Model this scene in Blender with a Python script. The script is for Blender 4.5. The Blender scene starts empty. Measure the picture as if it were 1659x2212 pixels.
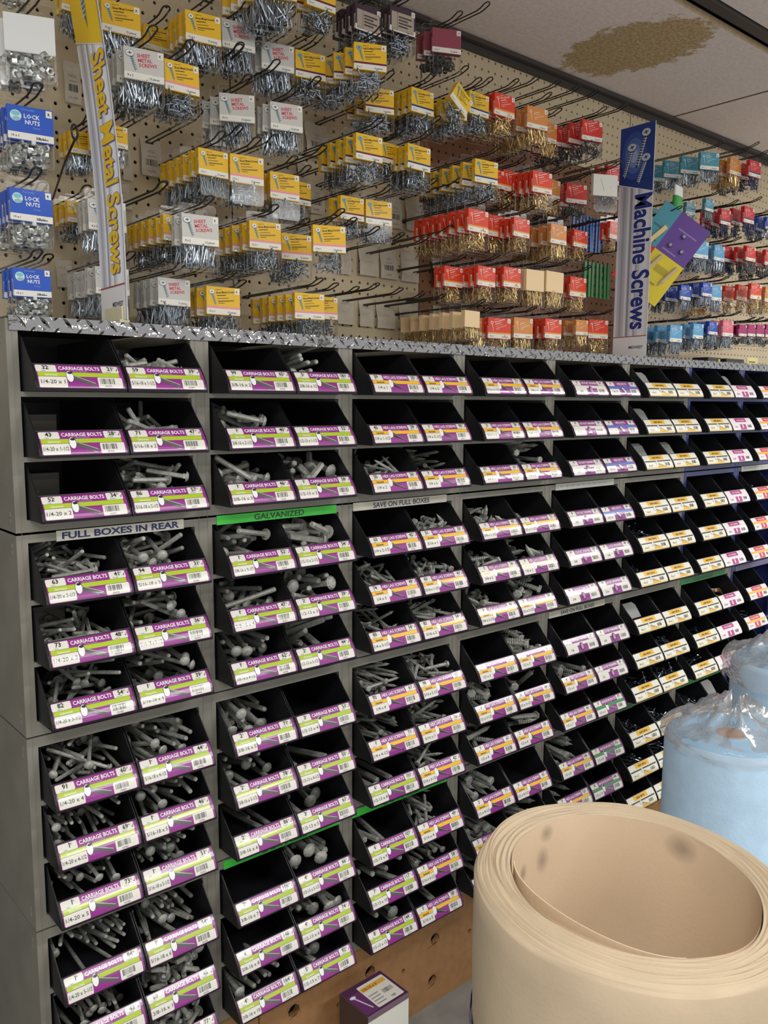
import bpy, math, random
import numpy as np
from mathutils import Matrix, Vector

random.seed(7)
rng = np.random.default_rng(7)
S = bpy.context.scene
COL = S.collection
ZR = 1.495            # height of the cabinet top above the floor

# ------------------------------------------------------------------ camera
FPX = 1839.0
cam_d = bpy.data.cameras.new('camera')
cam = bpy.data.objects.new('camera', cam_d)
COL.objects.link(cam)
yaw, pit, rol = 0.7079, -0.1301, 0.0052
fwd = Vector((math.sin(yaw) * math.cos(pit), math.cos(yaw) * math.cos(pit), math.sin(pit)))
rgt = Vector((math.cos(yaw), -math.sin(yaw), 0)); upv = rgt.cross(fwd)
r2 = rgt * math.cos(rol) + upv * math.sin(rol); u2 = upv * math.cos(rol) - rgt * math.sin(rol)
mw = Matrix((r2, u2, -fwd)).transposed().to_4x4()
mw.translation = Vector((-0.3905, -1.283, ZR - 0.1134))
cam.matrix_world = mw
cam_d.sensor_fit = 'VERTICAL'; cam_d.sensor_height = 36.0; cam_d.lens = FPX / 2212 * 36.0
cam_d.clip_start = 0.02
S.camera = cam

# ------------------------------------------------------------------ world, lights, exposure
S.view_settings.view_transform = 'Standard'
S.view_settings.look = 'None'
S.view_settings.gamma = 1.0
S.view_settings.use_curve_mapping = False
S.view_settings.exposure = 0.0
w = bpy.data.worlds.new('shop_air'); S.world = w; w.use_nodes = True
w.node_tree.nodes['Background'].inputs[0].default_value = (1.0, 0.985, 0.96, 1)
w.node_tree.nodes['Background'].inputs[1].default_value = 0.92

def area(name, loc, sx, sy, power, col=(1, .985, .95), rot=(0, 0, 0)):
    l = bpy.data.lights.new(name, 'AREA'); l.shape = 'RECTANGLE'; l.size = sx; l.size_y = sy
    l.energy = power; l.color = col
    o = bpy.data.objects.new(name, l); o.location = loc; o.rotation_euler = rot
    COL.objects.link(o); return o
CEIL = ZR + .82
area('troffer_light', (-.75, -1.50, CEIL - .03), 1.15, .30, 30)
area('troffer_light', (3.1, -1.15, CEIL - .03), 1.15, .30, 26)
area('troffer_light', (1.4, -2.2, CEIL - .03), 1.15, .30, 36)

# ------------------------------------------------------------------ helpers
def srgb(c):
    return tuple(((x / 255) / 12.92 if x / 255 <= .04045 else ((x / 255 + .055) / 1.055) ** 2.4) for x in c)

def tag(o, label=None, cat=None, group=None, kind=None):
    if label: o['label'] = label
    if cat: o['category'] = cat
    if group: o['group'] = group
    if kind: o['kind'] = kind
    return o

def empty(name, loc=(0, 0, 0), rot=(0, 0, 0), parent=None):
    o = bpy.data.objects.new(name, None); o.location = loc; o.rotation_euler = rot
    o.empty_display_size = .02; COL.objects.link(o)
    if parent: o.parent = parent
    return o

def link(name, mesh, parent=None, loc=(0, 0, 0), rot=(0, 0, 0), scale=None):
    o = bpy.data.objects.new(name, mesh); o.location = loc; o.rotation_euler = rot
    if scale: o.scale = scale
    COL.objects.link(o)
    if parent: o.parent = parent
    return o

class MB:
    """collects faces, each with an optional flat print colour and a material slot"""
    def __init__(s): s.v = []; s.f = []; s.c = []; s.m = []; s.n = 0
    def add(s, vs, fs, col=(200, 200, 200), mi=0):
        b = s.n; s.v.extend(tuple(map(float, p)) for p in vs); s.n += len(vs)
        lc = srgb(col)
        for f in fs:
            s.f.append([b + i for i in f]); s.c.append(lc); s.m.append(mi)
    def box(s, x0, y0, z0, x1, y1, z1, col=(200, 200, 200), mi=0):
        vs = [(x, y, z) for x in (x0, x1) for y in (y0, y1) for z in (z0, z1)]
        s.add(vs, [(0, 1, 3, 2), (4, 6, 7, 5), (0, 4, 5, 1), (2, 3, 7, 6), (0, 2, 6, 4), (1, 5, 7, 3)], col, mi)
    def prism(s, poly, x0, x1, col=(200, 200, 200), mi=0):
        """poly of (y,z) extruded along x"""
        n = len(poly); vs = [(x0, a, b) for a, b in poly] + [(x1, a, b) for a, b in poly]
        s.add(vs, [tuple(range(n))[::-1], tuple(range(n, 2 * n))] + [(i, (i + 1) % n, n + (i + 1) % n, n + i) for i in range(n)], col, mi)
    def tube(s, pts, r, n=6, col=(200, 200, 200), mi=0, closed=False):
        pts = [Vector(p) for p in pts]; m = len(pts); rings = []
        prev = None
        for i, p in enumerate(pts):
            if closed: t = (pts[(i + 1) % m] - pts[i - 1])
            else: t = (pts[min(i + 1, m - 1)] - pts[max(i - 1, 0)])
            t.normalize()
            if prev is None:
                a = Vector((0, 0, 1)) if abs(t.z) < .9 else Vector((1, 0, 0)); a = a - t * a.dot(t)
            else: a = prev - t * prev.dot(t)
            a.normalize(); prev = a; b = t.cross(a)
            rr = r[i] if hasattr(r, '__len__') else r
            rings.append([p + (a * math.cos(2 * math.pi * k / n) + b * math.sin(2 * math.pi * k / n)) * rr for k in range(n)])
        vs = [q for ring in rings for q in ring]; fs = []
        for i in range(m if closed else m - 1):
            j = (i + 1) % m
            for k in range(n): fs.append((i * n + k, i * n + (k + 1) % n, j * n + (k + 1) % n, j * n + k))
        if not closed: fs += [tuple(range(n))[::-1], tuple(range((m - 1) * n, m * n))]
        s.add(vs, fs, col, mi)
    def lathe(s, prof, n=16, col=(200, 200, 200), mi=0, M=None):
        """prof of (radius, z)"""
        vs = []; fs = []; m = len(prof)
        for r, z in prof:
            for k in range(n):
                p = Vector((r * math.cos(2 * math.pi * k / n), r * math.sin(2 * math.pi * k / n), z))
                vs.append(M @ p if M else p)
        for i in range(m - 1):
            for k in range(n): fs.append((i * n + k, i * n + (k + 1) % n, (i + 1) * n + (k + 1) % n, (i + 1) * n + k))
        s.add(vs, fs, col, mi)
    def merge(s, o, M):
        b = s.n; s.v.extend(tuple(M @ Vector(p)) for p in o.v); s.n += o.n
        s.f.extend([b + i for i in f] for f in o.f); s.c.extend(o.c); s.m.extend(o.m)
    def mesh(s, name, mats, smooth=False, colour=True):
        me = bpy.data.meshes.new(name); me.from_pydata(s.v, [], s.f)
        if not isinstance(mats, (list, tuple)): mats = [mats]
        for m in mats: me.materials.append(m)
        if len(mats) > 1: me.polygons.foreach_set('material_index', s.m)
        if colour:
            at = me.color_attributes.new('Col', 'FLOAT_COLOR', 'CORNER')
            cnt = [len(f) for f in s.f]
            arr = np.ones((sum(cnt), 4), dtype=np.float32); arr[:, :3] = np.repeat(np.array(s.c, dtype=np.float32), cnt, axis=0)
            at.data.foreach_set('color', arr.ravel())
        if smooth: me.polygons.foreach_set('use_smooth', [True] * len(s.f))
        me.update(); return me
    def build(s, name, mats, parent=None, loc=(0, 0, 0), rot=(0, 0, 0), smooth=False, colour=True):
        return link(name, s.mesh(name, mats, smooth, colour), parent, loc, rot)

# ------------------------------------------------------------------ materials
def mat(name, col, rough=.5, metal=0., noise=0., scale=40., bump=0., bscale=200., bdist=.002, attr=False, coat=0., spec=None):
    m = bpy.data.materials.new(name); m.use_nodes = True; nt = m.node_tree; N = nt.nodes; L = nt.links
    b = N['Principled BSDF']; b.inputs['Roughness'].default_value = rough; b.inputs['Metallic'].default_value = metal
    if coat: b.inputs['Coat Weight'].default_value = coat; b.inputs['Coat Roughness'].default_value = .12
    if spec is not None: b.inputs['Specular IOR Level'].default_value = spec
    c = (*srgb(col), 1); b.inputs['Base Color'].default_value = c
    tc = N.new('ShaderNodeTexCoord')
    src = None
    if attr:
        a = N.new('ShaderNodeAttribute'); a.attribute_name = 'Col'; src = a.outputs['Color']
    if noise:
        t = N.new('ShaderNodeTexNoise'); t.inputs['Scale'].default_value = scale; t.inputs['Detail'].default_value = 5
        L.new(tc.outputs['Object'], t.inputs['Vector'])
        mr = N.new('ShaderNodeMapRange'); mr.inputs[1].default_value = .3; mr.inputs[2].default_value = .7
        mr.inputs[3].default_value = 1 - noise; mr.inputs[4].default_value = 1 + noise
        L.new(t.outputs['Fac'], mr.inputs[0])
        mx = N.new('ShaderNodeVectorMath'); mx.operation = 'SCALE'
        if src: L.new(src, mx.inputs[0])
        else: mx.inputs[0].default_value = c[:3]
        L.new(mr.outputs[0], mx.inputs['Scale']); src = mx.outputs[0]
    if src: L.new(src, b.inputs['Base Color'])
    if bump:
        t2 = N.new('ShaderNodeTexNoise'); t2.inputs['Scale'].default_value = bscale; t2.inputs['Detail'].default_value = 3
        L.new(tc.outputs['Object'], t2.inputs['Vector'])
        bp = N.new('ShaderNodeBump'); bp.inputs['Strength'].default_value = bump; bp.inputs['Distance'].default_value = bdist
        L.new(t2.outputs['Fac'], bp.inputs['Height']); L.new(bp.outputs[0], b.inputs['Normal'])
    return m

def clear_mat(name, tint=(255, 255, 255), gloss=.05, rough=.12, milky=0.0, bump=0.):
    m = bpy.data.materials.new(name); m.use_nodes = True; nt = m.node_tree; N = nt.nodes; L = nt.links
    for n in list(N): N.remove(n)
    out = N.new('ShaderNodeOutputMaterial'); tr = N.new('ShaderNodeBsdfTransparent'); tr.inputs[0].default_value = (*srgb(tint), 1)
    gl = N.new('ShaderNodeBsdfGlossy'); gl.inputs['Roughness'].default_value = rough
    lw = N.new('ShaderNodeFresnel'); lw.inputs['IOR'].default_value = 1.42
    mr = N.new('ShaderNodeMapRange'); mr.inputs[3].default_value = gloss * .1; mr.inputs[4].default_value = .55
    L.new(lw.outputs[0], mr.inputs[0])
    mx = N.new('ShaderNodeMixShader'); L.new(mr.outputs[0], mx.inputs[0]); L.new(tr.outputs[0], mx.inputs[1]); L.new(gl.outputs[0], mx.inputs[2])
    last = mx.outputs[0]
    if milky:
        df = N.new('ShaderNodeBsdfDiffuse'); df.inputs[0].default_value = (*srgb((225, 228, 230)), 1)
        m2 = N.new('ShaderNodeMixShader'); m2.inputs[0].default_value = milky
        L.new(last, m2.inputs[1]); L.new(df.outputs[0], m2.inputs[2]); last = m2.outputs[0]
    if bump:
        tc = N.new('ShaderNodeTexCoord'); t = N.new('ShaderNodeTexNoise'); t.inputs['Scale'].default_value = 30
        L.new(tc.outputs['Object'], t.inputs['Vector']); bp = N.new('ShaderNodeBump'); bp.inputs['Strength'].default_value = bump
        bp.inputs['Distance'].default_value = .01
        L.new(t.outputs['Fac'], bp.inputs['Height']); L.new(bp.outputs[0], gl.inputs['Normal'])
    L.new(last, out.inputs[0]); return m

M_frame = mat('grey_enamel', (134, 131, 121), .5, noise=.10, scale=14, bump=.05, bscale=120)
M_frame_dark = mat('dark_grey_enamel', (110, 108, 102), .5, noise=.08, scale=10)
M_blue = mat('blue_enamel', (52, 62, 120), .4, noise=.10, scale=14)
M_bin = mat('black_bin_plastic', (24, 25, 29), .42, noise=.12, scale=30)
M_print = mat('printed_label', (255, 255, 255), .32, attr=True, coat=.5)
M_card = mat('printed_card', (255, 255, 255), .5, attr=True, coat=.10)
M_sign = mat('printed_sign_board', (255, 255, 255), .45, attr=True)
M_paper = mat('curled_paper', (188, 180, 164), .8, attr=True, noise=.05, scale=60)
M_galv = mat('galvanized_steel', (166, 167, 160), .5, metal=.25, noise=.22, scale=180, bump=.15, bscale=900)
M_zinc = mat('zinc_plated_steel', (146, 156, 166), .24, metal=.95, noise=.1, scale=200)
M_nut = mat('bright_zinc_nuts', (206, 210, 208), .2, metal=.85, noise=.1, scale=200)
M_brass = mat('yellow_zinc_steel', (220, 194, 138), .28, metal=.85, noise=.12, scale=200)
M_darksteel = mat('dull_dark_steel', (96, 98, 98), .4, metal=.8, noise=.2, scale=200)
M_wire = mat('black_wire', (46, 43, 41), .38, metal=.3)
M_clear = clear_mat('clear_blister_plastic')
M_film = clear_mat('crinkled_clear_film', gloss=.06, rough=.16, milky=.24, bump=.6)
M_peg = mat('cream_pegboard', (204, 188, 156), .6, noise=.04, scale=6, bump=.03, bscale=60)
M_pegb = mat('brown_pegboard', (132, 92, 62), .6, noise=.08, scale=8)
M_dark = mat('dark_void', (18, 17, 16), .9)
M_ply = mat('brown_hardboard', (160, 118, 76), .7, noise=.10, scale=60, bump=.05, bscale=300)
M_kraft = mat('kraft_paper_roll', (190, 171, 144), .75, noise=.05, scale=24, bump=.12, bscale=300)
M_floor = mat('grey_concrete', (138, 136, 132), .7, noise=.12, scale=22, bump=.1, bscale=80)
M_wallp = mat('painted_wall', (176, 172, 162), .8, noise=.03, scale=4)

# ------------------------------------------------------------------ flat print: text and shapes
_tc = {}
FINE = 1
def text_tris(s, bold):
    k = (s, bold, FINE)
    if k in _tc: return _tc[k]
    cu = bpy.data.curves.new('t', 'FONT'); cu.body = s; cu.size = 1.0; cu.resolution_u = FINE
    cu.offset = (.022 if bold is True else float(bold)) if bold else 0.0; cu.fill_mode = 'FRONT'
    o = bpy.data.objects.new('t', cu); me = bpy.data.meshes.new_from_object(o)
    vs = np.array([v.co[:2] for v in me.vertices]).reshape(-1, 2); fs = [tuple(p.vertices) for p in me.polygons]
    bpy.data.objects.remove(o); bpy.data.curves.remove(cu); bpy.data.meshes.remove(me)
    if len(vs) == 0: vs = np.zeros((1, 2))
    vs = vs - np.array([vs[:, 0].min(), 0]); _tc[k] = (vs, fs, vs[:, 0].max()); return _tc[k]

class Print:
    """2D artwork laid onto a surface given by fn(x, y, layer) -> point"""
    def __init__(s, mb, fn, rows=1, mi=0): s.mb = mb; s.fn = fn; s.rows = rows; s.mi = mi
    def poly(s, pts, col, layer=1):
        if s.rows > 3:                # curved surface: refine so the patch follows it
            c = (sum(p[0] for p in pts) / len(pts), sum(p[1] for p in pts) / len(pts)); n = len(pts)
            T = [(c, pts[i], pts[(i + 1) % n]) for i in range(n)]
            for _ in range(2):
                q = []
                for a, b, d in T:
                    ab, bd, da = [((u[0] + w_[0]) / 2, (u[1] + w_[1]) / 2) for u, w_ in ((a, b), (b, d), (d, a))]
                    q += [(a, ab, da), (ab, b, bd), (da, bd, d), (ab, bd, da)]
                T = q
                if max(abs(p[1] - c[1]) for p in pts) < .004: break
            s.mb.add([s.fn(x, y, layer) for t in T for x, y in t], [(3 * i, 3 * i + 1, 3 * i + 2) for i in range(len(T))], col, s.mi); return
        s.mb.add([s.fn(x, y, layer) for x, y in pts], [tuple(range(len(pts)))], col, s.mi)
    def strips(s, ys, xs, col, layer):
        vs = []; fs = []
        for y, (a, b) in zip(ys, xs): vs += [s.fn(a, y, layer), s.fn(b, y, layer)]
        for i in range(len(ys) - 1): fs.append((2 * i, 2 * i + 1, 2 * i + 3, 2 * i + 2))
        s.mb.add(vs, fs, col, s.mi)
    def rect(s, x0, y0, x1, y1, col, layer=1, r=0.0):
        n = max(1, s.rows); ys = [y0 + (y1 - y0) * i / n for i in range(n + 1)]
        if r:
            for t in (.06, .3, .65): ys += [y0 + r * t, y1 - r * t]
            ys = sorted(set(ys + [y0 + r, y1 - r])); ys = [y for y in ys if y0 <= y <= y1]
        def ins(y):
            if not r: return 0
            d = min(y - y0, y1 - y)
            return 0 if d >= r else r - math.sqrt(max(0, r * r - (r - d) ** 2))
        s.strips(ys, [(x0 + ins(y), x1 - ins(y)) for y in ys], col, layer)
    def ellipse(s, cx, cy, rx, ry, col, layer=2, n=10):
        ys = [cy - ry * math.cos(math.pi * i / n) for i in range(n + 1)]
        s.strips(ys, [(cx - rx * math.sin(math.pi * i / n), cx + rx * math.sin(math.pi * i / n)) for i in range(n + 1)], col, layer)
    def bar(s, x0, y0, x1, y1, w, col, layer=2, w1=None):
        w1 = w if w1 is None else w1
        dx, dy = x1 - x0, y1 - y0; l = math.hypot(dx, dy); nx, ny = -dy / l / 2, dx / l / 2
        s.poly([(x0 + nx * w, y0 + ny * w), (x0 - nx * w, y0 - ny * w), (x1 - nx * w1, y1 - ny * w1), (x1 + nx * w1, y1 + ny * w1)], col, layer)
    def text(s, t, x, y, size, col, align='l', rot=0, bold=True, layer=3, fit=None, stretch=1.0):
        vs, fs, wd = text_tris(t, bold); k = size; sx = k * stretch
        if fit and wd * sx > fit: sx = fit / wd
        v = vs * np.array([sx, k]); off = {'l': 0, 'c': -wd * sx / 2, 'r': -wd * sx}[align]
        v = v + np.array([off, 0]); c, sn = math.cos(rot), math.sin(rot)
        s.mb.add([s.fn(x + a * c - b * sn, y + a * sn + b * c, layer) for a, b in v], fs, col, s.mi)
    def barcode(s, x0, y0, x1, y1, seed, col=(40, 40, 40), layer=2, n=11):
        r = random.Random(seed); x = x0; st = (x1 - x0) / n
        for i in range(n):
            s.rect(x, y0, x + st * r.choice((.35, .5, .75)), y1, col, layer); x += st
# ------------------------------------------------------------------ the setting
def struct(o): o['kind'] = 'structure'; return o
mb = MB(); mb.box(-2.5, -3.4, -.05, 5.5, .37, 0); fl = struct(mb.build('floor', M_floor, colour=False)); fl['label'] = 'grey concrete shop floor'
mb = MB(); mb.box(-2.5, .374, 0, 5.5, .45, CEIL + .12)
wall = struct(mb.build('wall_back', M_dark, colour=False)); wall['label'] = 'back wall lined with perforated board'

def peg_panel(x0, x1, z0, z1, m, label):
    p = .0254; r = .0036; yf = .360
    nx = max(1, round((x1 - x0) / p)); nz = max(1, round((z1 - z0) / p)); px = (x1 - x0) / nx; pz = (z1 - z0) / nz
    a = [math.pi / 8 + k * math.pi / 4 for k in range(8)]
    cell = [(0, 0), (px, 0), (px, pz), (0, pz)] + [(px / 2 + r * math.cos(t), pz / 2 + r * math.sin(t)) for t in a]
    # octagon vertices 4..11 ; corner 2 faces a0, corner 3 faces a3...
    base = np.array([(c[0], 0, c[1]) for c in cell] + [(c[0], .005, c[1]) for c in cell[4:]])
    F = [(4, 11, 1, 2), (4, 2, 5), (5, 2, 3, 6), (6, 3, 7), (7, 3, 0, 8), (8, 0, 9), (9, 0, 1, 10), (10, 1, 11)]
    F += [(4 + k, 4 + (k + 1) % 8, 12 + (k + 1) % 8, 12 + k) for k in range(8)]
    vs = []; fs = []
    i = 0
    for ix in range(nx):
        for iz in range(nz):
            vs.append(base + np.array([x0 + ix * px, yf, z0 + iz * pz])); fs += [tuple(q + i for q in f) for f in F]; i += 20
    me = bpy.data.meshes.new('pegboard_panel'); me.from_pydata(np.concatenate(vs).tolist(), [], fs); me.materials.append(m); me.update()
    o = link('pegboard_panel', me, wall); o['label'] = label; return o
ZB = ZR - .10
peg_panel(-.45, .584, ZB, CEIL, M_peg, 'leftmost cream pegboard panel')
peg_panel(.587, 1.128, ZB, CEIL, M_peg, 'cream pegboard panel behind the yellow carded packs')
peg_panel(1.130, 2.028, ZR + .585, CEIL, M_peg, 'upper cream pegboard panel under the ceiling')
peg_panel(1.130, 2.028, ZB, ZR + .583, M_pegb, 'brown pegboard panel behind the red carded packs')
peg_panel(2.031, 3.6, ZB, CEIL, M_peg, 'rightmost cream pegboard panel')

# ceiling
mb = MB(); mb.box(-2.5, -3.4, CEIL + .045, 5.5, .374, CEIL + .10)
ceil = struct(mb.build('ceiling', M_dark, colour=False)); ceil['label'] = 'suspended ceiling'
def tile_mat():
    m = mat('popcorn_ceiling_tile', (232, 221, 215), .9, noise=.07, scale=90, bump=.7, bscale=110)
    nt = m.node_tree; N = nt.nodes; L = nt.links; b = N['Principled BSDF']
    old = b.inputs['Base Color'].links[0].from_socket
    tc = N.new('ShaderNodeTexCoord'); sub = N.new('ShaderNodeVectorMath'); sub.operation = 'SUBTRACT'; sub.inputs[1].default_value = (1.665, .105, CEIL)
    mul = N.new('ShaderNodeVectorMath'); mul.operation = 'MULTIPLY'; mul.inputs[1].default_value = (1 / .150, 1 / .215, 0)
    ln = N.new('ShaderNodeVectorMath'); ln.operation = 'LENGTH'
    L.new(tc.outputs['Object'], sub.inputs[0]); L.new(sub.outputs[0], mul.inputs[0]); L.new(mul.outputs[0], ln.inputs[0])
    ns = N.new('ShaderNodeTexNoise'); ns.inputs['Scale'].default_value = 28; ns.inputs['Detail'].default_value = 8; ns.inputs['Roughness'].default_value = .75
    L.new(tc.outputs['Object'], ns.inputs['Vector'])
    ma = N.new('ShaderNodeMath'); ma.operation = 'MULTIPLY_ADD'; ma.inputs[1].default_value = 1.1; L.new(ns.outputs['Fac'], ma.inputs[0]); L.new(ln.outputs['Value'], ma.inputs[2])
    mr = N.new('ShaderNodeMapRange'); mr.inputs[1].default_value = 1.48; mr.inputs[2].default_value = 1.56; mr.inputs[3].default_value = 1; mr.inputs[4].default_value = 0
    L.new(ma.outputs[0], mr.inputs[0])
    n2 = N.new('ShaderNodeTexNoise'); n2.inputs['Scale'].default_value = 120; L.new(tc.outputs['Object'], n2.inputs['Vector'])
    cr = N.new('ShaderNodeValToRGB'); cr.color_ramp.elements[0].position = .4; cr.color_ramp.elements[0].color = (*srgb((172, 146, 100)), 1)
    cr.color_ramp.elements[1].position = .65; cr.color_ramp.elements[1].color = (*srgb((204, 184, 146)), 1); L.new(n2.outputs['Fac'], cr.inputs[0])
    mx = N.new('ShaderNodeMix'); mx.data_type = 'RGBA'
    L.new(mr.outputs[0], mx.inputs[0]); L.new(old, mx.inputs[6]); L.new(cr.outputs[0], mx.inputs[7]); L.new(mx.outputs[2], b.inputs['Base Color'])
    return m
M_tile = tile_mat(); M_tedge = mat('tile_cut_edge', (196, 170, 134), .9, noise=.1, scale=60)
M_tee = mat('dark_ceiling_grid', (62, 56, 52), .5)
xs = [-1.425, -.205, 1.015, 2.235, 3.455, 4.675]; ys = [.350, -.112, -.76, -1.37, -1.98, -2.59]
for i in range(5):
    for j in range(5):
        y1 = ys[j] - (.052 if j == 1 else .006); y0 = ys[j + 1] + .006
        mb = MB(); dz = -.006 if j == 0 else .006
        mb.box(xs[i] + .006, y0, CEIL + dz, xs[i + 1] - .006, y1, CEIL + dz + .016)
        mb.m = [1, 1, 1, 1, 0, 1]; mb.m[4] = 0
        o = mb.build('ceiling_tile', [M_tile, M_tedge], ceil, colour=False)
        if (i, j) == (2, 0): o['label'] = 'ceiling tile with a brown water stain'
for i in range(1, 5):
    mb = MB(); mb.box(xs[i] - .007, -2.59, CEIL - .004, xs[i] + .007, .35, CEIL + .03); mb.build('tee_bar', M_tee, ceil, colour=False)
for j in range(1, 5):
    mb = MB(); yy = ys[j] - (.034 if j == 1 else 0); mb.box(-1.4, yy - (.014 if j == 1 else .007), CEIL - .003, 4.67, yy + (.014 if j == 1 else .007), CEIL + .03); mb.build('tee_bar', M_tee, ceil, colour=False)
mb = MB(); mb.box(-.45, .330, CEIL - .018, 3.6, .3595, CEIL - .007)
mb.box(-.45, .350, CEIL - .034, 3.6, .3595, CEIL - .0181)
o = struct(mb.build('trim_1', M_tee, colour=False)); o['label'] = 'dark angle trim where wall meets ceiling'
M_lamp = bpy.data.materials.new('lamp_diffuser'); M_lamp.use_nodes = True
nb = M_lamp.node_tree.nodes['Principled BSDF']; nb.inputs['Emission Color'].default_value = (1, .98, .94, 1); nb.inputs['Emission Strength'].default_value = 4

# ------------------------------------------------------------------ bolt cabinets
W = .305; SEAM = [0, -.309, -.624, -.939, -1.254]
FL = [-.103, -.198, -.291]           # shelf tops below the module top
HM = .3125; PW = .0165
def shared(fn):
    c = {}
    def g(*a):
        if a not in c: c[a] = fn(*a)
        return c[a]
    return g
@shared
def post_mesh(m):
    mb = MB(); mb.box(0, 0, -HM, PW, .012, 0); mb.box(PW / 2 - .0004, -.0006, -HM, PW / 2 + .0004, .0002, 0)
    return mb.mesh('corner_post', m, colour=False)
@shared
def side_mesh(m):
    mb = MB(); mb.box(0, .0121, -HM, .0012, .345, 0)
    for z in (-.02, -.03, -HM + .03, -HM + .02): mb.box(-.0008, .02, z - .004, .0001, .032, z + .003)
    return mb.mesh('side_panel', m, colour=False)
@shared
def top_mesh(m):
    mb = MB(); mb.box(PW, 0, -.0160, W - PW, .0015, 0); mb.box(PW, .0015, -.0012, W - PW, .345, 0)
    for x in (.026, W - .026): mb.lathe([(0, -.0008), (.0016, -.0006), (.0018, 0)], 8, M=Matrix.Translation((x, 0, -.008)) @ Matrix.Rotation(math.pi / 2, 4, 'X'))
    return mb.mesh('top_rail', m, colour=False)
@shared
def bot_mesh(m):
    mb = MB(); mb.box(PW, 0, -HM, W - PW, .0015, FL[2]); mb.box(PW, .0015, FL[2] - .0012, W - PW, .345, FL[2])
    for x in (.026, W - .026): mb.lathe([(0, -.0008), (.0016, -.0006), (.0018, 0)], 8, M=Matrix.Translation((x, 0, -HM + .008)) @ Matrix.Rotation(math.pi / 2, 4, 'X'))
    mb.box(.034, -.0004, -HM + .0065, .052, .0001, -HM + .0075); mb.box(.034, -.0004, -HM + .009, .052, .0001, -HM + .010)
    return mb.mesh('bottom_rail', m, colour=False)
@shared
def shelf_mesh(m):
    mb = MB(); mb.box(PW, .0002, -.0075, W - PW, .0015, 0); mb.box(PW, .0015, -.0012, W - PW, .345, 0)
    return mb.mesh('shelf', m, colour=False)
@shared
def back_mesh(m):
    mb = MB(); mb.box(.0013, .3452, -HM, W - .0013, .3465, 0); return mb.mesh('back_panel', m, colour=False)

ORD = ['first', 'second', 'third', 'fourth', 'fifth', 'sixth', 'seventh', 'eighth', 'ninth', 'tenth', 'eleventh', 'twelfth', 'thirteenth', 'fourteenth', 'fifteenth', 'sixteenth', 'seventeenth', 'eighteenth', 'nineteenth', 'twentieth', 'twenty-first', 'twenty-second', 'twenty-third']
TIER = ['top', 'second', 'third', 'bottom']
strips = {(0, 1): ('FULL BOXES IN REAR', (226, 222, 205), (28, 44, 110), .058, .268, 0), (1, 1): ('GALVANIZED', (62, 205, 66), (20, 60, 40), .025, .282, 0),
          (2, 1): ('SAVE ON FULL BOXES', (206, 202, 184), (24, 36, 84), .018, .272, 0), (4, 2): ('SAVE ON FULL BOXES', (206, 202, 184), (24, 36, 84), .02, .25, 0),
          (1, 3): ('GALVANIZED', (62, 205, 66), (20, 60, 40), .025, .29, 0), (2, 3): ('GALVANIZED', (62, 205, 66), (20, 60, 40), .015, .285, 0),
          (6, 2): ('GALVANIZED', (40, 130, 60), (20, 60, 40), .012, .27, 0), (4, 1): ('', (196, 196, 186), (90, 90, 80), .03, .27, 0), (7, 1): ('', (196, 196, 186), (90, 90, 80), .03, .28, 0),
          (7, 2): ('', (110, 104, 140), (90, 90, 80), .03, .28, 0), (6, 3): ('', (46, 140, 66), (20, 60, 40), .02, .27, 0), (5, 3): ('', (46, 120, 66), (20, 60, 40), .02, .10, 0)}
for c in range(8):
    for k in range(4):
        m = M_blue if (c >= 6 and k < 2) else (M_frame if not (c == 7) else M_blue)
        root = empty('bolt_cabinet', (c * W, 0, ZR + SEAM[k]))
        colr = 'blue' if m is M_blue else 'grey'
        tag(root, f'{colr} steel bin cabinet, {TIER[k]} tier of the {ORD[c]} column from the left', 'cabinet', 'stacked steel bin cabinets')
        link('corner_post', post_mesh(m), root); link('corner_post', post_mesh(m), root, (W - PW, 0, 0))
        link('side_panel', side_mesh(m), root); link('side_panel', side_mesh(m), root, (W, 0, 0), scale=(-1, 1, 1))
        link('top_rail', top_mesh(m), root); link('bottom_rail', bot_mesh(m), root)
        link('shelf', shelf_mesh(m), root, (0, 0, FL[0])); link('shelf', shelf_mesh(m), root, (0, 0, FL[1]))
        link('back_panel', back_mesh(M_frame_dark), root)
        if (c, k) in strips:
            t, bg, fg, x0, x1, _ = strips[(c, k)]
            mb = MB(); z0, z1 = -.0175, -.0015
            P_ = Print(mb, lambda a, b, l: (a, -.0009 - l * .0002, b))
            mb.box(x0, -.0009, z0, x1, -.0001, z1, bg)
            P_.rect(x0, z0, x1, z1, bg, 1); FINE = 4
            if t: P_.text(t, (x0 + x1) / 2, z0 + .0032, .0142, fg, 'c', layer=2, bold=.032 if t[0] == 'F' else .02, fit=(x1 - x0) * (.92 if t[0] == 'F' else .6), stretch=1.5 if t[0] == 'F' else 1.25)
            else:
                for q in range(9): P_.rect(x0 + .02 + q * .022, z0 + .006, x0 + .026 + q * .022, z0 + .011, tuple(int(v * .9) for v in bg), 2)
            o = mb.build('sign_strip', M_sign, root); FINE = 1
            o['label'] = (f'strip sign reading {t}' if t else 'faded strip sign')

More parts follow.
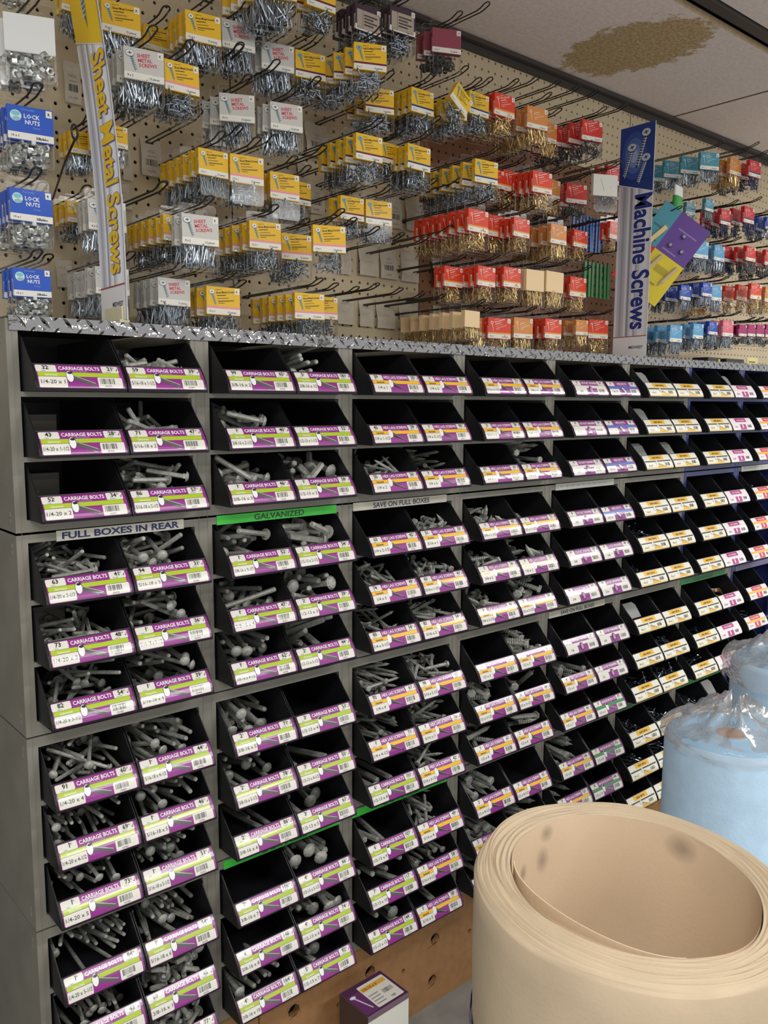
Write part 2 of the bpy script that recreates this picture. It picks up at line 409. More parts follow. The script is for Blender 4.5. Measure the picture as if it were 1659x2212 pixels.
# diamond plate edging along the cabinet tops
mb = MB(); zt = ZR + .0045; zb = ZR - .0165; x1p = 8 * W
mb.box(.004, -.0035, zb, x1p, -.0020, zt); mb.box(.004, -.0020, zt - .0015, x1p, .05, zt)
x = .02; s = 0
while x < x1p - .02:
    for (cx_, cz_, an) in ((x, zt - .0075, -.85), (x + .017, zb + .0025, .75), (x + .017, zt - .001, .7)):
        L_ = .0120 if an < 0 else .006; wd = .0026 if an < 0 else .0018; ca, sa = math.cos(an), math.sin(an)
        pts = []
        for t, ww, hh in ((-1, 0, 0), (-.5, .8, 0), (0, 1, 0), (.5, .8, 0), (1, 0, 0)):
            for sg in (-1, 1): pts.append((t * L_, sg * ww * wd))
        def w3(a, b, h):
            return (cx_ + a * ca - b * sa, -.0035 - h, min(max(cz_ + a * sa + b * ca, zb), zt))
        vs = [w3(-L_, 0, 0), w3(-L_ / 2, -wd * .8, 0), w3(0, -wd, 0), w3(L_ / 2, -wd * .8, 0), w3(L_, 0, 0), w3(L_ / 2, wd * .8, 0), w3(0, wd, 0), w3(-L_ / 2, wd * .8, 0),
              w3(-L_ / 2, 0, .0012), w3(0, 0, .0026), w3(L_ / 2, 0, .0012)]
        mb.add(vs, [(0, 1, 8), (1, 2, 9, 8), (2, 3, 10, 9), (3, 4, 10), (4, 5, 10), (5, 6, 9, 10), (6, 7, 8, 9), (7, 0, 8)])
    x += .034
M_plate = mat('bright_diamond_plate', (150, 150, 152), .12, metal=1.0, bump=1.0, bscale=44, bdist=.005)
o = mb.build('diamond_plate_edging', M_plate, colour=False)
tag(o, 'long bright diamond-tread metal strip edging the top of all the cabinets', 'metal trim')

# hardboard base under the cabinets, with cut holes
def hole_board(name, x0, x1, z0, z1, yf, th, holes, label):
    mb = MB(); xsb = sorted(set([x0, x1] + [h[0] - h[2] * 1.4 for h in holes] + [h[0] + h[2] * 1.4 for h in holes]))
    hs = sorted(holes)
    cur = x0
    # vertical bands: plain strips between bands, one hole stack per band
    bands = []
    for h in hs:
        if bands and abs(bands[-1][0] - h[0]) < .03: bands[-1][1].append(h)
        else: bands.append([h[0], [h]])
    for bx, hh in bands:
        hw = max(h[2] for h in hh) * 1.3 + max(abs(h[0] - bx) for h in hh)
        a, b = bx - hw, bx + hw
        if a > cur: mb.box(cur, yf, z0, a, yf + th, z1)
        zc = z0
        for h in sorted(hh, key=lambda q: q[1]):
            r = h[2]; za, zb_ = h[1] - r * 1.3, h[1] + r * 1.3
            if za > zc: mb.box(a, yf, zc, b, yf + th, za)
            n = 16; cor = [(b, zb_), (a, zb_), (a, za), (b, za)]
            ring = [(h[0] + r * math.cos(2 * math.pi * k / n + math.pi / 4), h[1] + r * math.sin(2 * math.pi * k / n + math.pi / 4)) for k in range(n)]
            vs = [(p[0], yf, p[1]) for p in cor] + [(p[0], yf, p[1]) for p in ring] + [(p[0], yf + th, p[1]) for p in ring]
            fs = []
            for k in range(n): fs.append((4 + k, 4 + (k + 1) % n, 4 + n + (k + 1) % n, 4 + n + k))
            for q in range(4):
                for k in range(4): fs.append((q, 4 + (q * 4 + k + 1) % n, 4 + q * 4 + k))
                fs.append((q, (q + 1) % 4, 4 + ((q + 1) * 4) % n))
            mb.add(vs, fs); zc = zb_
        if zc < z1: mb.box(a, yf, zc, b, yf + th, z1)
        cur = b
    mb.box(cur, yf, z0, x1, yf + th, z1)
    o = mb.build(name, M_ply, colour=False); return tag(o, label, 'board')
zt = ZR - 1.2545 - .001
hole_board('base_board', .01, .4055, .0, zt, .012, .014, [(.10, .12, .012), (.28, .12, .012)], 'short brown hardboard base panel under the leftmost cabinets')
hole_board('base_board', .408, 2.44, .0, zt, .012, .014, [(.4881, .174, .013), (.60, .131, .005), (.685, .166, .013), (.7814, .123, .005), (.8778, .159, .013), (.8718, .058, .013), (.9931, .129, .0055), (1.12, .15, .013), (1.3, .15, .013), (1.6, .15, .013)],
           'long brown hardboard base panel with round cut holes under the cabinets')
# ------------------------------------------------------------------ bins with price labels
BW = .1325
PUR = (146, 44, 140); LIME = (176, 206, 40); YEL = (246, 196, 40); WHT = (232, 232, 222); INK = (34, 34, 36); GRY = (120, 118, 116)
def lip(v):                       # front profile of the bin, v in metres up from the label foot
    t = min(max(v / .0345, 0), 1); return -.0600 + .0195 * t ** 1.5
def lab_fn(a, b, l):
    bb = b; e = .0004 + l * .00016
    return (.0030 + a, lip(bb) - e, .0045 + bb * .975 + e * .35)
def bolt_art(P_, kind):
    if kind in ('carr', 'anchor'):
        P_.bar(.0505, .0168, .0815, .0052, .0062, (92, 90, 92), 2); P_.bar(.0510, .0190, .0818, .0076, .0012, (176, 174, 174), 3)
        P_.ellipse(.0465, .0175, .0056, .0088, (60, 58, 60), 2); P_.ellipse(.0463, .0173, .0049, .0080, (246, 246, 246), 3); P_.ellipse(.0472, .0225, .0034, .0018, (40, 40, 44), 4)
    elif kind == 'lag':
        P_.bar(.050, .0168, .0800, .0040, .0078, (52, 48, 50), 2, .0016); P_.bar(.051, .0182, .076, .0062, .0010, (150, 148, 148), 3)
        P_.poly([(.042, .0095), (.0485, .012), (.051, .0185), (.048, .0255), (.0425, .0245), (.040, .017)], (244, 244, 244), 3)
        P_.poly([(.0485, .012), (.053, .013), (.0545, .018), (.051, .0185)], (70, 66, 68), 3)
    elif kind == 'washer':
        P_.ellipse(.060, .012, .0080, .0100, (84, 50, 84), 3); P_.ellipse(.0615, .013, .0045, .0062, (196, 150, 196), 4)
    elif kind == 'nut':
        P_.poly([(.050, .019), (.057, .022), (.070, .010), (.070, .004), (.063, .003), (.052, .012)], (60, 60, 66), 3)
        P_.poly([(.052, .0185), (.057, .0205), (.068, .0105), (.063, .007)], (210, 212, 220), 4)
    elif kind == 'sheet':
        P_.poly([(.055, .003), (.098, .003), (.060, .016)], (240, 186, 40), 2)
        P_.bar(.056, .014, .084, .006, .0050, (150, 160, 160), 3, .001); P_.ellipse(.053, .0155, .0045, .0055, (225, 228, 226), 4)
    elif kind in ('mag', 'red'):
        P_.ellipse(.060, .0105, .0040, .0062, (225, 235, 245), 4)
def make_label(kind, price, box_price, title, size, code, lod):
    mb = MB(); P_ = Print(mb, lab_fn, rows=5)
    w_, h_ = .1265, .0345
    if kind in ('carr', 'lag', 'nut', 'anchor', 'washer'):
        P_.rect(0, 0, w_, h_, (96, 24, 84), 0, r=.003); P_.rect(.0006, .0006, w_ - .0006, h_ - .0006, PUR, .5, r=.0028)
        st = {'carr': LIME, 'lag': YEL, 'nut': (70, 110, 200), 'anchor': (60, 150, 80), 'washer': WHT}[kind]
        if kind == 'washer':
            P_.rect(.002, .0170, w_ - .004, .0230, WHT, 1); P_.rect(.084, .0015, w_ - .004, .018, WHT, 1, r=.002); P_.rect(.002, .0015, .044, .018, WHT, 1, r=.002)
        else: P_.rect(.002, .0172, w_ - .006, .0232, st, 1)
        P_.rect(.001, .0236, .030, .0335, WHT, 1, r=.0018); P_.rect(.0960, .0236, w_ - .005, .0335, WHT, 1, r=.0018)
        P_.rect(.0015, .0012, .0410, .0166, WHT, 1, r=.0018); P_.rect(.0860, .0012, w_ - .0035, .0166, WHT, 1, r=.0018)
        P_.text(title, .0630, .0268, .0070, (252, 244, 250), 'c', fit=.060, stretch=1.2)
        if lod < 2: P_.text('Permos carroceria', .0630, .0240, .0026, (226, 190, 220), 'c', bold=False)
        if kind in ('carr', 'lag'): P_.text('Galvanized', .0200, .0182, .0042, (244, 248, 200) if kind == 'carr' else (70, 60, 20), 'c', fit=.024)
    elif kind == 'sheet':
        P_.rect(0, 0, w_, h_, (240, 238, 222), 0, r=.003); P_.rect(.030, .0235, .094, h_ - .0006, (246, 190, 40), 1); P_.text(title, .062, .0262, .0058, (60, 50, 30), 'c', fit=.05, stretch=1.1)
        P_.rect(.002, .0180, w_ - .004, .0212, (54, 52, 50), 1); P_.rect(.002, .0012, w_ - .004, .0034, (246, 200, 70), 1)
    else:
        c1 = (186, 40, 130) if kind == 'mag' else (222, 46, 60)
        P_.rect(0, 0, w_, h_, (244, 236, 240), 0, r=.003); P_.rect(.030, .0235, .094, h_ - .0006, c1, 1); P_.text(title, .062, .0262, .0058, (250, 240, 245), 'c', fit=.05, stretch=1.1)
        if kind == 'red': P_.rect(.002, .0172, w_ - .004, .0230, (244, 190, 60), 1)
        P_.rect(.045, .001, .080, .0168, c1, 1)
    bolt_art(P_, kind)
    if price:
        P_.text(price[:-2] if price.endswith('99') and len(price) > 2 else price, .0190, .0272, .0080, INK, 'r', fit=.015, stretch=1.15)
        P_.text('c' if int(price) > 9 else '99', .0190, .0300, .0030, GRY, 'l')
        if lod < 2: P_.text('w/box', .0080, .0243, .0024, GRY, 'l', bold=False)
        P_.text(box_price, .1120, .0272, .0080, INK, 'r', fit=.0145, stretch=1.15); P_.text('99', .1125, .0300, .0030, GRY, 'l')
        if lod < 2: P_.text('Box/100', .1010, .0243, .0024, GRY, 'l', bold=False)
        P_.bar(.1175, .0285, .1187, .0268, .0007, INK, 3); P_.bar(.1187, .0268, .1208, .0310, .0007, INK, 3)
    if size: P_.text(size, .0212, .0068, .0078, (84, 82, 80), 'c', bold=.008, fit=.036, stretch=1.15)
    P_.barcode(.0895, .0068, .1115, .0150, sum(map(ord, size + title)), (92, 90, 92), 2, 10 if lod < 2 else 7)
    if lod < 2 and code: P_.text(code, .1005, .0022, .0042, GRY, 'c', bold=False)
    # carrier strip behind the print
    n = 6; vs = []; fs = []
    for i in range(n + 1):
        b = .0345 * i / n
        for a in (0, .1265):
            vs.append((.003 + a, lip(b) - .0003, .0045 + b * .975)); vs.append((.003 + a, lip(b) + .0003, .0045 + b * .975))
    for i in range(n):
        q = 4 * i; fs += [(q + 1, q + 3, q + 7, q + 5), (q, q + 4, q + 5, q + 1), (q + 2, q + 3, q + 7, q + 6)]
    fs += [(0, 1, 3, 2), (4 * n, 4 * n + 2, 4 * n + 3, 4 * n + 1)]
    mb.add(vs, fs, (40, 36, 40)); return mb
def bin_mesh():
    mb = MB(); t = .0016
    prof = [(lip(0) + .0020, .0006), (lip(0) + .0008, .0045)] + [(lip(b) + .0008, .0045 + b * .975) for b in (.01, .018, .026, .031, .0345)] + [(-.0385, .0400), (-.020, .058), (-.002, .0775), (.006, .0815), (.22, .0815), (.22, .0006)]
    mb.prism(prof, 0, t); mb.prism(prof, BW - t, BW)
    mb.box(t, lip(0) + .002, .0006, BW - t, .22, .0022); mb.box(t, .2184, .0022, BW - t, .22, .078)
    front = [(lip(b) + .0006, .0045 + b * .975) for b in (0, .006, .012, .018, .024, .03, .0345)]
    inn = [(y + .0018, z) for y, z in front][::-1]; mb.prism([(lip(0) + .0016, .0008)] + front + [(lip(.0345) + .001, .0395)] + inn + [(lip(0) + .0036, .0008)], t, BW - t)
    return mb.mesh('parts_bin', M_bin, colour=False)
BIN = bin_mesh()

def sz(a, xs): return [f'{a} x {x}' for x in xs]
data = {}
def put(c, side, rows, kind, title, sizes, prices, boxes, codes=None):
    for i, r in enumerate(rows):
        data[(c, r, side)] = (kind, title, sizes[i], prices[i] if prices else '', boxes[i] if boxes else '', (codes + i) if codes else None)
CB, HL = 'CARRIAGE BOLTS', 'HEX LAG SCREWS'
put(0, 0, range(12), 'carr', CB, sz('1/4-20', ['1', '1-1/2', '2', '2-1/2', '3', '3-1/2', '4', '4-1/2', '5', '5-1/2']) + ['1/4-20 x 6', '1/4-20 x 8'],
    ['32', '43', '52', '63', '73', '82', '91', '1', '1', '1', '1', '1'], ['21', '28', '34', '41', '48', '54', '60', '69', '73', '84', '43', '90'], 5475)
put(0, 1, range(12), 'carr', CB, sz('5/16-18', ['1-1/2', '2', '2-1/2', '3', '3-1/2', '4', '4-1/2', '5', '5-1/2', '6']) + ['3/8-16 x 1', '3/8-16 x 1-1/2'],
    ['59', '71', '86', '94', '1', '1', '1', '1', '1', '1', '69', '77'], ['39', '47', '57', '31', '36', '39', '44', '46', '51', '54', '45', '77'], 5489)
put(1, 0, range(12), 'carr', CB, sz('3/8-16', ['2', '2-1/2', '3', '3-1/2', '4', '4-1/2', '5', '5-1/2', '6', '7', '8', '10']),
    ['99', '1', '1', '1', '1', '1', '2', '2', '2', '2', '4', '4'], ['65', '40', '46', '52', '47', '62', '71', '78', '86', '106', '148', '164'], 5503)
put(1, 1, range(12), 'carr', CB, ['3/8-16 x 12'] + sz('1/2-13', ['1-1/2', '2', '2-1/2', '3', '3-1/2', '4', '4-1/2', '5', '5-1/2', '6', '7']),
    ['5', '1', '1', '2', '2', '2', '3', '3', '3', '4', '4', '5'], ['181', '52', '58', '34', '39', '44', '51', '55', '61', '66', '74', '92'], 5517)
put(2, 0, range(8), 'lag', HL, sz('1/4', ['1', '1-1/2', '2', '2-1/2', '3', '3-1/2', '4', '4-1/2']), ['39', '45', '55', '63', '74', '85', '92', '1'], ['25', '29', '36', '42', '49', '56', '61', '71'], 5560)
put(2, 0, range(8, 12), 'carr', CB, sz('1/2-13', ['8', '9', '10', '12']), ['6', '6', '7', '8'], ['101', '107', '117', '144'], 5530)
put(2, 1, range(12), 'lag', HL, sz('1/4', ['5', '5-1/2', '6']) + sz('5/16', ['1', '1-1/2', '2', '2-1/2', '3', '3-1/2', '4', '4-1/2', '5']),
    ['1', '1', '1', '51', '62', '82', '98', '1', '1', '1', '1', '1'], ['82', '95', '105', '33', '41', '54', '65', '76', '42', '49', '58', '58'], 5570)
put(3, 0, range(12), 'lag', HL, sz('5/16', ['5-1/2', '6']) + sz('3/8', ['1', '1-1/2', '2', '2-1/2']) + sz('1/2', ['3', '3-1/2', '4', '4-1/2', '5', '5-1/2']),
    ['2', '2', '97', '1', '1', '1', '1', '1', '1', '2', '2', '2'], ['72', '78', '61', '45', '36', '46', '52', '57', '65', '71', '82', '88'], 5580)
put(3, 1, range(12), 'lag', HL, sz('3/8', ['6', '7', '8']) + sz('1/2', ['1-1/2', '2', '2-1/2', '3', '3-1/2', '4', '4-1/2', '5', '6']),
    ['2', '2', '2', '1', '1', '2', '2', '2', '2', '3', '3', '3'], ['85', '92', '99', '72', '72', '78', '86', '48', '58', '62', '66', '71'], 5590)
put(4, 0, range(7), 'washer', 'USS FLAT WASHERS', ['1/4', '5/16', '3/8', '1/2', '5/8', '3/4', '7/8'], ['9', '9', '9', '9', '9', '9', '9'], ['59', '59', '59', '59', '59', '59', '59'])
put(4, 0, range(7, 12), 'lag', HL, sz('1/2', ['6', '7', '8', '10', '12']), ['4', '5', '6', '7', '8'], ['78', '86', '108', '120', '130'])
put(4, 1, range(1), 'nut', 'HEX NUTS', ['1/4-20'], ['9'], ['49']); put(4, 1, range(1, 4), 'nut', 'HEX NUTS', ['5/16-18', '3/8-16', '1/2-13'], ['9', '9', '9'], ['49', '49', '49'])
put(4, 1, range(4, 8), 'washer', 'LOCK WASHERS', ['1/4', '5/16', '3/8', '1/2'], ['9', '9', '9', '9'], ['49', '49', '49', '49'])
put(4, 1, range(8, 12), 'anchor', 'ANCHOR BOLTS', ['1/2 x 6', '1/2 x 8', '1/2 x 10', '1/2 x 12'], ['3', '7', '8', '9'], ['97', '102', '104', '110'])
SM = 'SHEET METAL'
for r in range(12):
    data[(5, r, 0)] = ('sheet', SM, f'{4 + 2 * (r // 3)} x {r % 3 + 1}', '', '', None); data[(5, r, 1)] = ('sheet', SM, f'{6 + 2 * (r // 3)} x {r % 3 + 1}', '', '', None)
    data[(6, r, 0)] = ('sheet', SM, f'{8 + 2 * (r // 3)} x {r % 3 + 1}', '', '', None); data[(6, r, 1)] = ('mag', 'LOCK WASHERS' if r == 8 else 'FLAT WASHERS', f'{r + 4}/16', '', '', None)
    data[(7, r, 0)] = ('red', 'WOOD SCREWS', f'{4 + r} x 1', '', '', None); data[(7, r, 1)] = ('red', 'WOOD SCREWS', f'{4 + r} x 2', '', '', None)
colname = {'carr': 'purple and lime', 'lag': 'purple and yellow', 'washer': 'purple and white', 'nut': 'purple and blue', 'anchor': 'purple and green', 'sheet': 'yellow and white', 'mag': 'magenta and white', 'red': 'red and yellow'}
binpos = {}
for (c, r, s), (kind, title, size, pr, bx, code) in data.items():
    if c == 7 and s == 1: continue
    k, j = divmod(r, 3)
    x = c * W + .0195 + s * .1345; z = ZR + SEAM[k] + FL[j]
    o = link('parts_bin', BIN, None, (x, 0, z)); binpos[(c, r, s)] = o
    lb = f'black bin labelled {size}, {colname[kind].replace(" and ", "-")} print, {"left" if s == 0 else "right"} bin, {ORD[r]} row, {ORD[c]} column'
    tag(o, lb, 'bin', 'bolt bins in the steel cabinets')
    lod = 0 if c < 3 else (1 if c < 5 else 2)
    FINE = 2 if lod == 0 else 1
    lm = make_label(kind, pr, bx, title, size, ('%05d' % code) if code else '', lod)
    lo = lm.build('price_label', M_print, o); lo['label'] = f'{colname[kind]} price label'
    lo.rotation_euler = (0, 0, 0)

# ------------------------------------------------------------------ bolts lying in the bins
def bolt_geo(kind, L, r, R, n=8):
    """bolt along +x, head at x=0 side"""
    mb = MB(); Mx = Matrix.Rotation(math.pi / 2, 4, 'Y')
    if kind == 'carr':
        h = R * .55
        mb.lathe([(0, -h), (R * .45, -h * .92), (R * .8, -h * .6), (R, -h * .08), (R, 0), (r, .0001)], 12, M=Mx)
        mb.box(0, -r, -r, r * 1.2, r, r); mb.lathe([(r, r), (r, L * .55), (r * 1.0, L * .551), (r, L - r * .4), (r * .7, L), (0, L)], n, M=Mx)
    elif kind == 'lag':
        mb.lathe([(0, -R * .7), (R * .82, -R * .7), (R, -R * .6), (R, 0), (r, 0)], 6, M=Mx)
        prof = [(r, 0), (r, L * .35)]; q = L * .35; st = max(.003, r * .9)
        while q < L - r * 3: prof += [(r * .80, q + st * .2), (r * 1.04, q + st * .6)]; q += st
        mb.lathe(prof + [(r * .78, L - r * 2.6), (0, L)], n, M=Mx)
    return mb
SP = {'1/4': (.0032, .0073), '5/16': (.0040, .0090), '3/8': (.0048, .0107), '1/2': (.0063, .0140)}
SPL = {'1/4': (.0031, .0062), '5/16': (.0039, .0072), '3/8': (.0047, .0085), '1/2': (.0062, .0108)}
def inches(t):
    if '-' in t: a, b = t.split('-'); n, d = b.split('/'); return (float(a) + float(n) / float(d)) * .0254
    return float(t) * .0254
def simulate(L, r, R, level, nmax, seed, slope=.12):
    g = np.random.default_rng(seed); P = []; Rr = []; out = []
    x0, x1, y0, y1 = .004, .1285, -.034, .19
    if L > .15: y1 = .215
    fails = 0
    for it in range(nmax):
        best = None
        for tr in range(7):
            if L > .105: a = g.choice([-1, 1], p=[.72, .28]) * math.pi / 2 + g.normal(0, .16)
            elif L > .07: a = g.choice([-1, 1], p=[.6, .4]) * math.pi / 2 + g.normal(0, .6)
            else: a = g.uniform(0, 2 * math.pi)
            pt = g.normal(0, .14 if L > .1 else .3)
            if L < .06 and g.random() < .2: pt = g.uniform(-1.1, 1.1)
            d = np.array([math.cos(a) * math.cos(pt), math.sin(a) * math.cos(pt), math.sin(pt)])
            ts = np.linspace(0, L, max(4, int(L / (r * 2.2)))); loc = ts[:, None] * d[None]; rad = np.full(len(ts), r); rad[0] = R * .85
            mn = loc[:, :2].min(0); mx = loc[:, :2].max(0)
            lo = np.array([x0, y0]) - mn + R * .8; hi = np.array([x1, y1]) - mx - R * .8
            if (hi <= lo).any(): continue
            o2 = lo + (hi - lo) * np.array([g.random(), g.random() ** 1.15])
            pz = np.full(3, 0.0); xy = loc[:, :2] + o2
            zmin = (rad - loc[:, 2] + .0022).max()
            if P:
                A = np.concatenate(P); B = np.concatenate(Rr)
                dd = ((xy[:, None, :] - A[None, :, :2]) ** 2).sum(2); rs = rad[:, None] + B[None]
                okm = dd < rs ** 2
                if okm.any():
                    zz = A[None, :, 2] + np.sqrt(np.where(okm, rs ** 2 - dd, 0)) * .9 - loc[:, 2][:, None]; zmin = max(zmin, zz[okm].max())
            top = (loc[:, 2] + zmin).max()
            lim = level + slope * max(0, o2[1])
            sc = zmin + abs(pt) * .004
            if zmin > .072 or top > .085 and xy[:, 1].min() > -.01: continue
            if best is None or sc < best[0]: best = (sc, np.array([o2[0], o2[1], zmin]), d, loc, rad, zmin - lim)
        if best is None: break
        sc, pos, d, loc, rad, ex = best
        if ex > 0 and it > 2:
            fails += 1
            if fails > 7: break
            continue
        P.append(loc + pos); Rr.append(rad); out.append((pos, d, g.uniform(0, 6.28)))
    return out
def orient(pos, d, roll):
    q = Vector((1, 0, 0)).rotation_difference(Vector(d)) if abs(d[0] + 1) > 1e-6 else Matrix.Rotation(math.pi, 3, 'Z').to_quaternion()
    return Matrix.Translation(Vector(pos)) @ q.to_matrix().to_4x4() @ Matrix.Rotation(roll, 4, 'X')
fill = {
    (0, 0): [0, 0, .12, .42, .35, .6, .8, .8, .6, .6, .5, .5], (0, 1): [.42, .35, .7, .7, .7, .7, .8, .75, .8, .8, .75, .7],
    (1, 0): [.08, .6, .6, .7, .45, .7, .9, .75, .08, 0, 0, .4], (1, 1): [.45, 0, .6, .7, .65, .65, 0, .12, .2, .75, .3, .08],
    (2, 0): [0, 0, .45, 0, .5, .3, .65, .5, .12, .1, .2, .15], (2, 1): [0, .1, .45, .55, .45, .45, .6, .55, .4, .35, .4, .2],
    (3, 0): [0, 0, 0, .4, .4, .5, 0, .7, .3, .6, .5, .3], (3, 1): [0, 0, .9, .2, .5, .6, .6, .6, .5, 0, .4, .3],
    (4, 0): [0, 0, 0, 0, 0, 0, 0, .4, 0, .6, .1, 0]}
stuffC = MB(); stuffL = MB(); geo = {}; budget = {'carr': 300, 'lag': 300}
kcol = {0: 12, 1: 9, 2: 12, 3: 10, 4: 6}
for (c, s), fl_ in fill.items():
    for r in range(12):
        if fl_[r] <= 0: continue
        kind, title, size = data[(c, r, s)][:3]
        if kind not in ('carr', 'lag'): continue
        dia, Lt = size.split(' x '); dia = dia.split('-')[0] if kind == 'carr' else dia
        Lr = inches(Lt); L = min(Lr, .205); rr, RR = (SP if kind == 'carr' else SPL)[dia]
        lev = fl_[r]
        if lev < .25: n = max(3, int(lev * 30)); pl = simulate(L, rr, RR, .03, n, c * 100 + r * 2 + s)
        else: pl = simulate(L, rr, RR, .018 + .056 * lev, 130, c * 100 + r * 2 + s, .10)
        if (kind, dia, L) not in geo:
            g = bolt_geo(kind, L, rr, RR); nm = 'carriage_bolt' if kind == 'carr' else 'lag_screw'
            geo[(kind, dia, L)] = (g, g.mesh(nm, M_galv, smooth=False, colour=False), bolt_geo(kind, L, rr, RR, 6))
        g, me, g6 = geo[(kind, dia, L)]
        bo = binpos[(c, r, s)].location
        order = sorted(range(len(pl)), key=lambda i: -(pl[i][0][2] + pl[i][1][2] * L / 2))
        kk = min(kcol[c], budget[kind])
        for rank, i in enumerate(order):
            M_ = Matrix.Translation(bo) @ orient(*pl[i])
            if rank < kk:
                o = link(me.name.split('.')[0], me); o.matrix_world = M_; budget[kind] -= 1
                nmn = 'galvanized carriage bolt' if kind == 'carr' else 'galvanized hex lag screw'
                lb = f'{nmn} in the {"left" if s == 0 else "right"} bin, {ORD[r]} row, {ORD[c]} column'
                tag(o, lb, 'bolt' if kind == 'carr' else 'screw', f'bolts in the {size} bin, {ORD[r]} row')
            else: (stuffC if kind == 'carr' else stuffL).merge(g6, M_)
if stuffC.n: tag(stuffC.build('carriage_bolts', M_galv, colour=False), 'remaining galvanized carriage bolts heaped lower down in the bins', 'bolts', kind='stuff')
if stuffL.n: tag(stuffL.build('lag_screws', M_galv, colour=False), 'remaining galvanized lag screws heaped in the farther bins', 'screws', kind='stuff')
# little silver screws in the yellow labelled bins
for (c, r, s, n) in [(5, 4, 0, 26), (5, 5, 0, 22), (5, 7, 1, 26), (5, 8, 0, 30), (5, 8, 1, 40), (5, 9, 0, 30), (5, 9, 1, 50), (5, 10, 0, 45), (5, 10, 1, 30), (6, 7, 0, 14), (6, 8, 0, 24), (6, 9, 0, 46), (7, 3, 0, 12), (7, 7, 0, 12)]:
    g = np.random.default_rng(c * 50 + r); mb = MB()
    for i in range(n):
        Ls = .022 if r % 2 else .034; a = g.uniform(0, 6.28); p = g.normal(0, .35)
        d = np.array([math.cos(a) * math.cos(p), math.sin(a) * math.cos(p), math.sin(p)])
        q0 = np.array([g.uniform(.03, .10), g.uniform(-.025, .05), 0]); q0[2] = .008 + abs(d[2]) * Ls / 2 + .024 * g.random() * (1 - abs(q0[0] - .065) / .07) + .012
        mb.tube([q0 - d * Ls / 2, q0 + d * Ls * .4, q0 + d * Ls / 2], [.0014, .0014, .0003], 5)
        mb.lathe([(0, -.0018), (.0032, -.0012), (.0032, 0)], 6, M=orient(q0 - d * Ls / 2, d, 0))
    b = binpos[(c, r, s)]
    o = mb.build('loose_screws', M_zinc, loc=b.location, colour=False)
    tag(o, f'small shiny screws in the {"left" if s == 0 else "right"} bin, {ORD[r]} row, {ORD[c]} cabinet column', 'screws', kind='stuff')
# smoky clear divider cards leaning in the bins
M_smoke = mat('smoky_divider_plastic', (150, 152, 150), .3, spec=.6)
def card_mesh():
    mb = MB(); pts = [(.004, .0), (.066, .0), (.066, .030), (.058, .038), (.010, .038), (.004, .032)]
    n = len(pts); vs = [(a, 0, b) for a, b in pts] + [(a, .0012, b) for a, b in pts]
    mb.add(vs, [tuple(range(n)), tuple(range(2 * n - 1, n - 1, -1))] + [(i, (i + 1) % n, n + (i + 1) % n, n + i) for i in range(n)])
    return mb.mesh('divider_card', M_smoke, colour=False)
CM = card_mesh()
for (c, r, s) in [(5, 0, 0), (5, 1, 0), (5, 2, 0), (5, 2, 1), (6, 0, 1), (5, 6, 0), (6, 9, 1)]:
    b = binpos[(c, r, s)].location
    o = link('divider_card', CM, None, (b.x + .004, b.y - .010, b.z + .030), (-.62, 0, 0), (1.25, 1, 1.2))
    tag(o, f'smoky plastic card leaning in the {"left" if s == 0 else "right"} bin, {ORD[r]} row, {ORD[c]} cabinet column', 'plastic card')
# dim cardboard boxes at the back of three left bins, a paper bag in one bin
for r in (1, 2, 4):
    b = binpos[(0, r, 0)].location; mb = MB()
    mb.box(.006, .10, .0024, .082, .16, .060, (120, 116, 104)); mb.box(.006, .0992, .050, .082, .0999, .060, (90, 86, 78))
    P_ = Print(mb, lambda a, q, l: (a, .0998 - l * .0002, q)); P_.text('BOLTS', .012, .040, .008, (80, 70, 70)); P_.barcode(.030, .012, .060, .024, r, (70, 68, 64)); P_.rect(.012, .028, .05, .034, (140, 136, 124))
    o = mb.build('small_carton', M_card, loc=b)
    tag(o, f'small dim cardboard carton at the back of the {ORD[r]} bin down the first column', 'box')
b = binpos[(6, 6, 1)].location; mb = MB()
vs = []; nn = 7
for i in range(nn):
    for j in range(5):
        u_, v_ = i / (nn - 1), j / 4
        vs.append((.02 + .075 * u_ + .006 * math.sin(9 * v_), -.01 + .05 * v_, .030 + .016 * math.sin(3.1 * u_) * (1 - .5 * v_) + .006 * math.sin(11 * u_ + 5 * v_)))
mb.add(vs, [(i * 5 + j, (i + 1) * 5 + j, (i + 1) * 5 + j + 1, i * 5 + j + 1) for i in range(nn - 1) for j in range(4)])
mb.add([(p[0], p[1], p[2] - .02 * (1 if 0 < i < 34 else 0) - .002) for i, p in enumerate(vs)], [(i * 5 + j, (i + 1) * 5 + j, (i + 1) * 5 + j + 1, i * 5 + j + 1) for i in range(nn - 1) for j in range(4)])
tag(mb.build('crumpled_paper', mat('brown_wrapping', (186, 154, 116), .8), loc=b, colour=False), 'crumpled brown paper lying in a bin of the seventh cabinet column', 'paper')
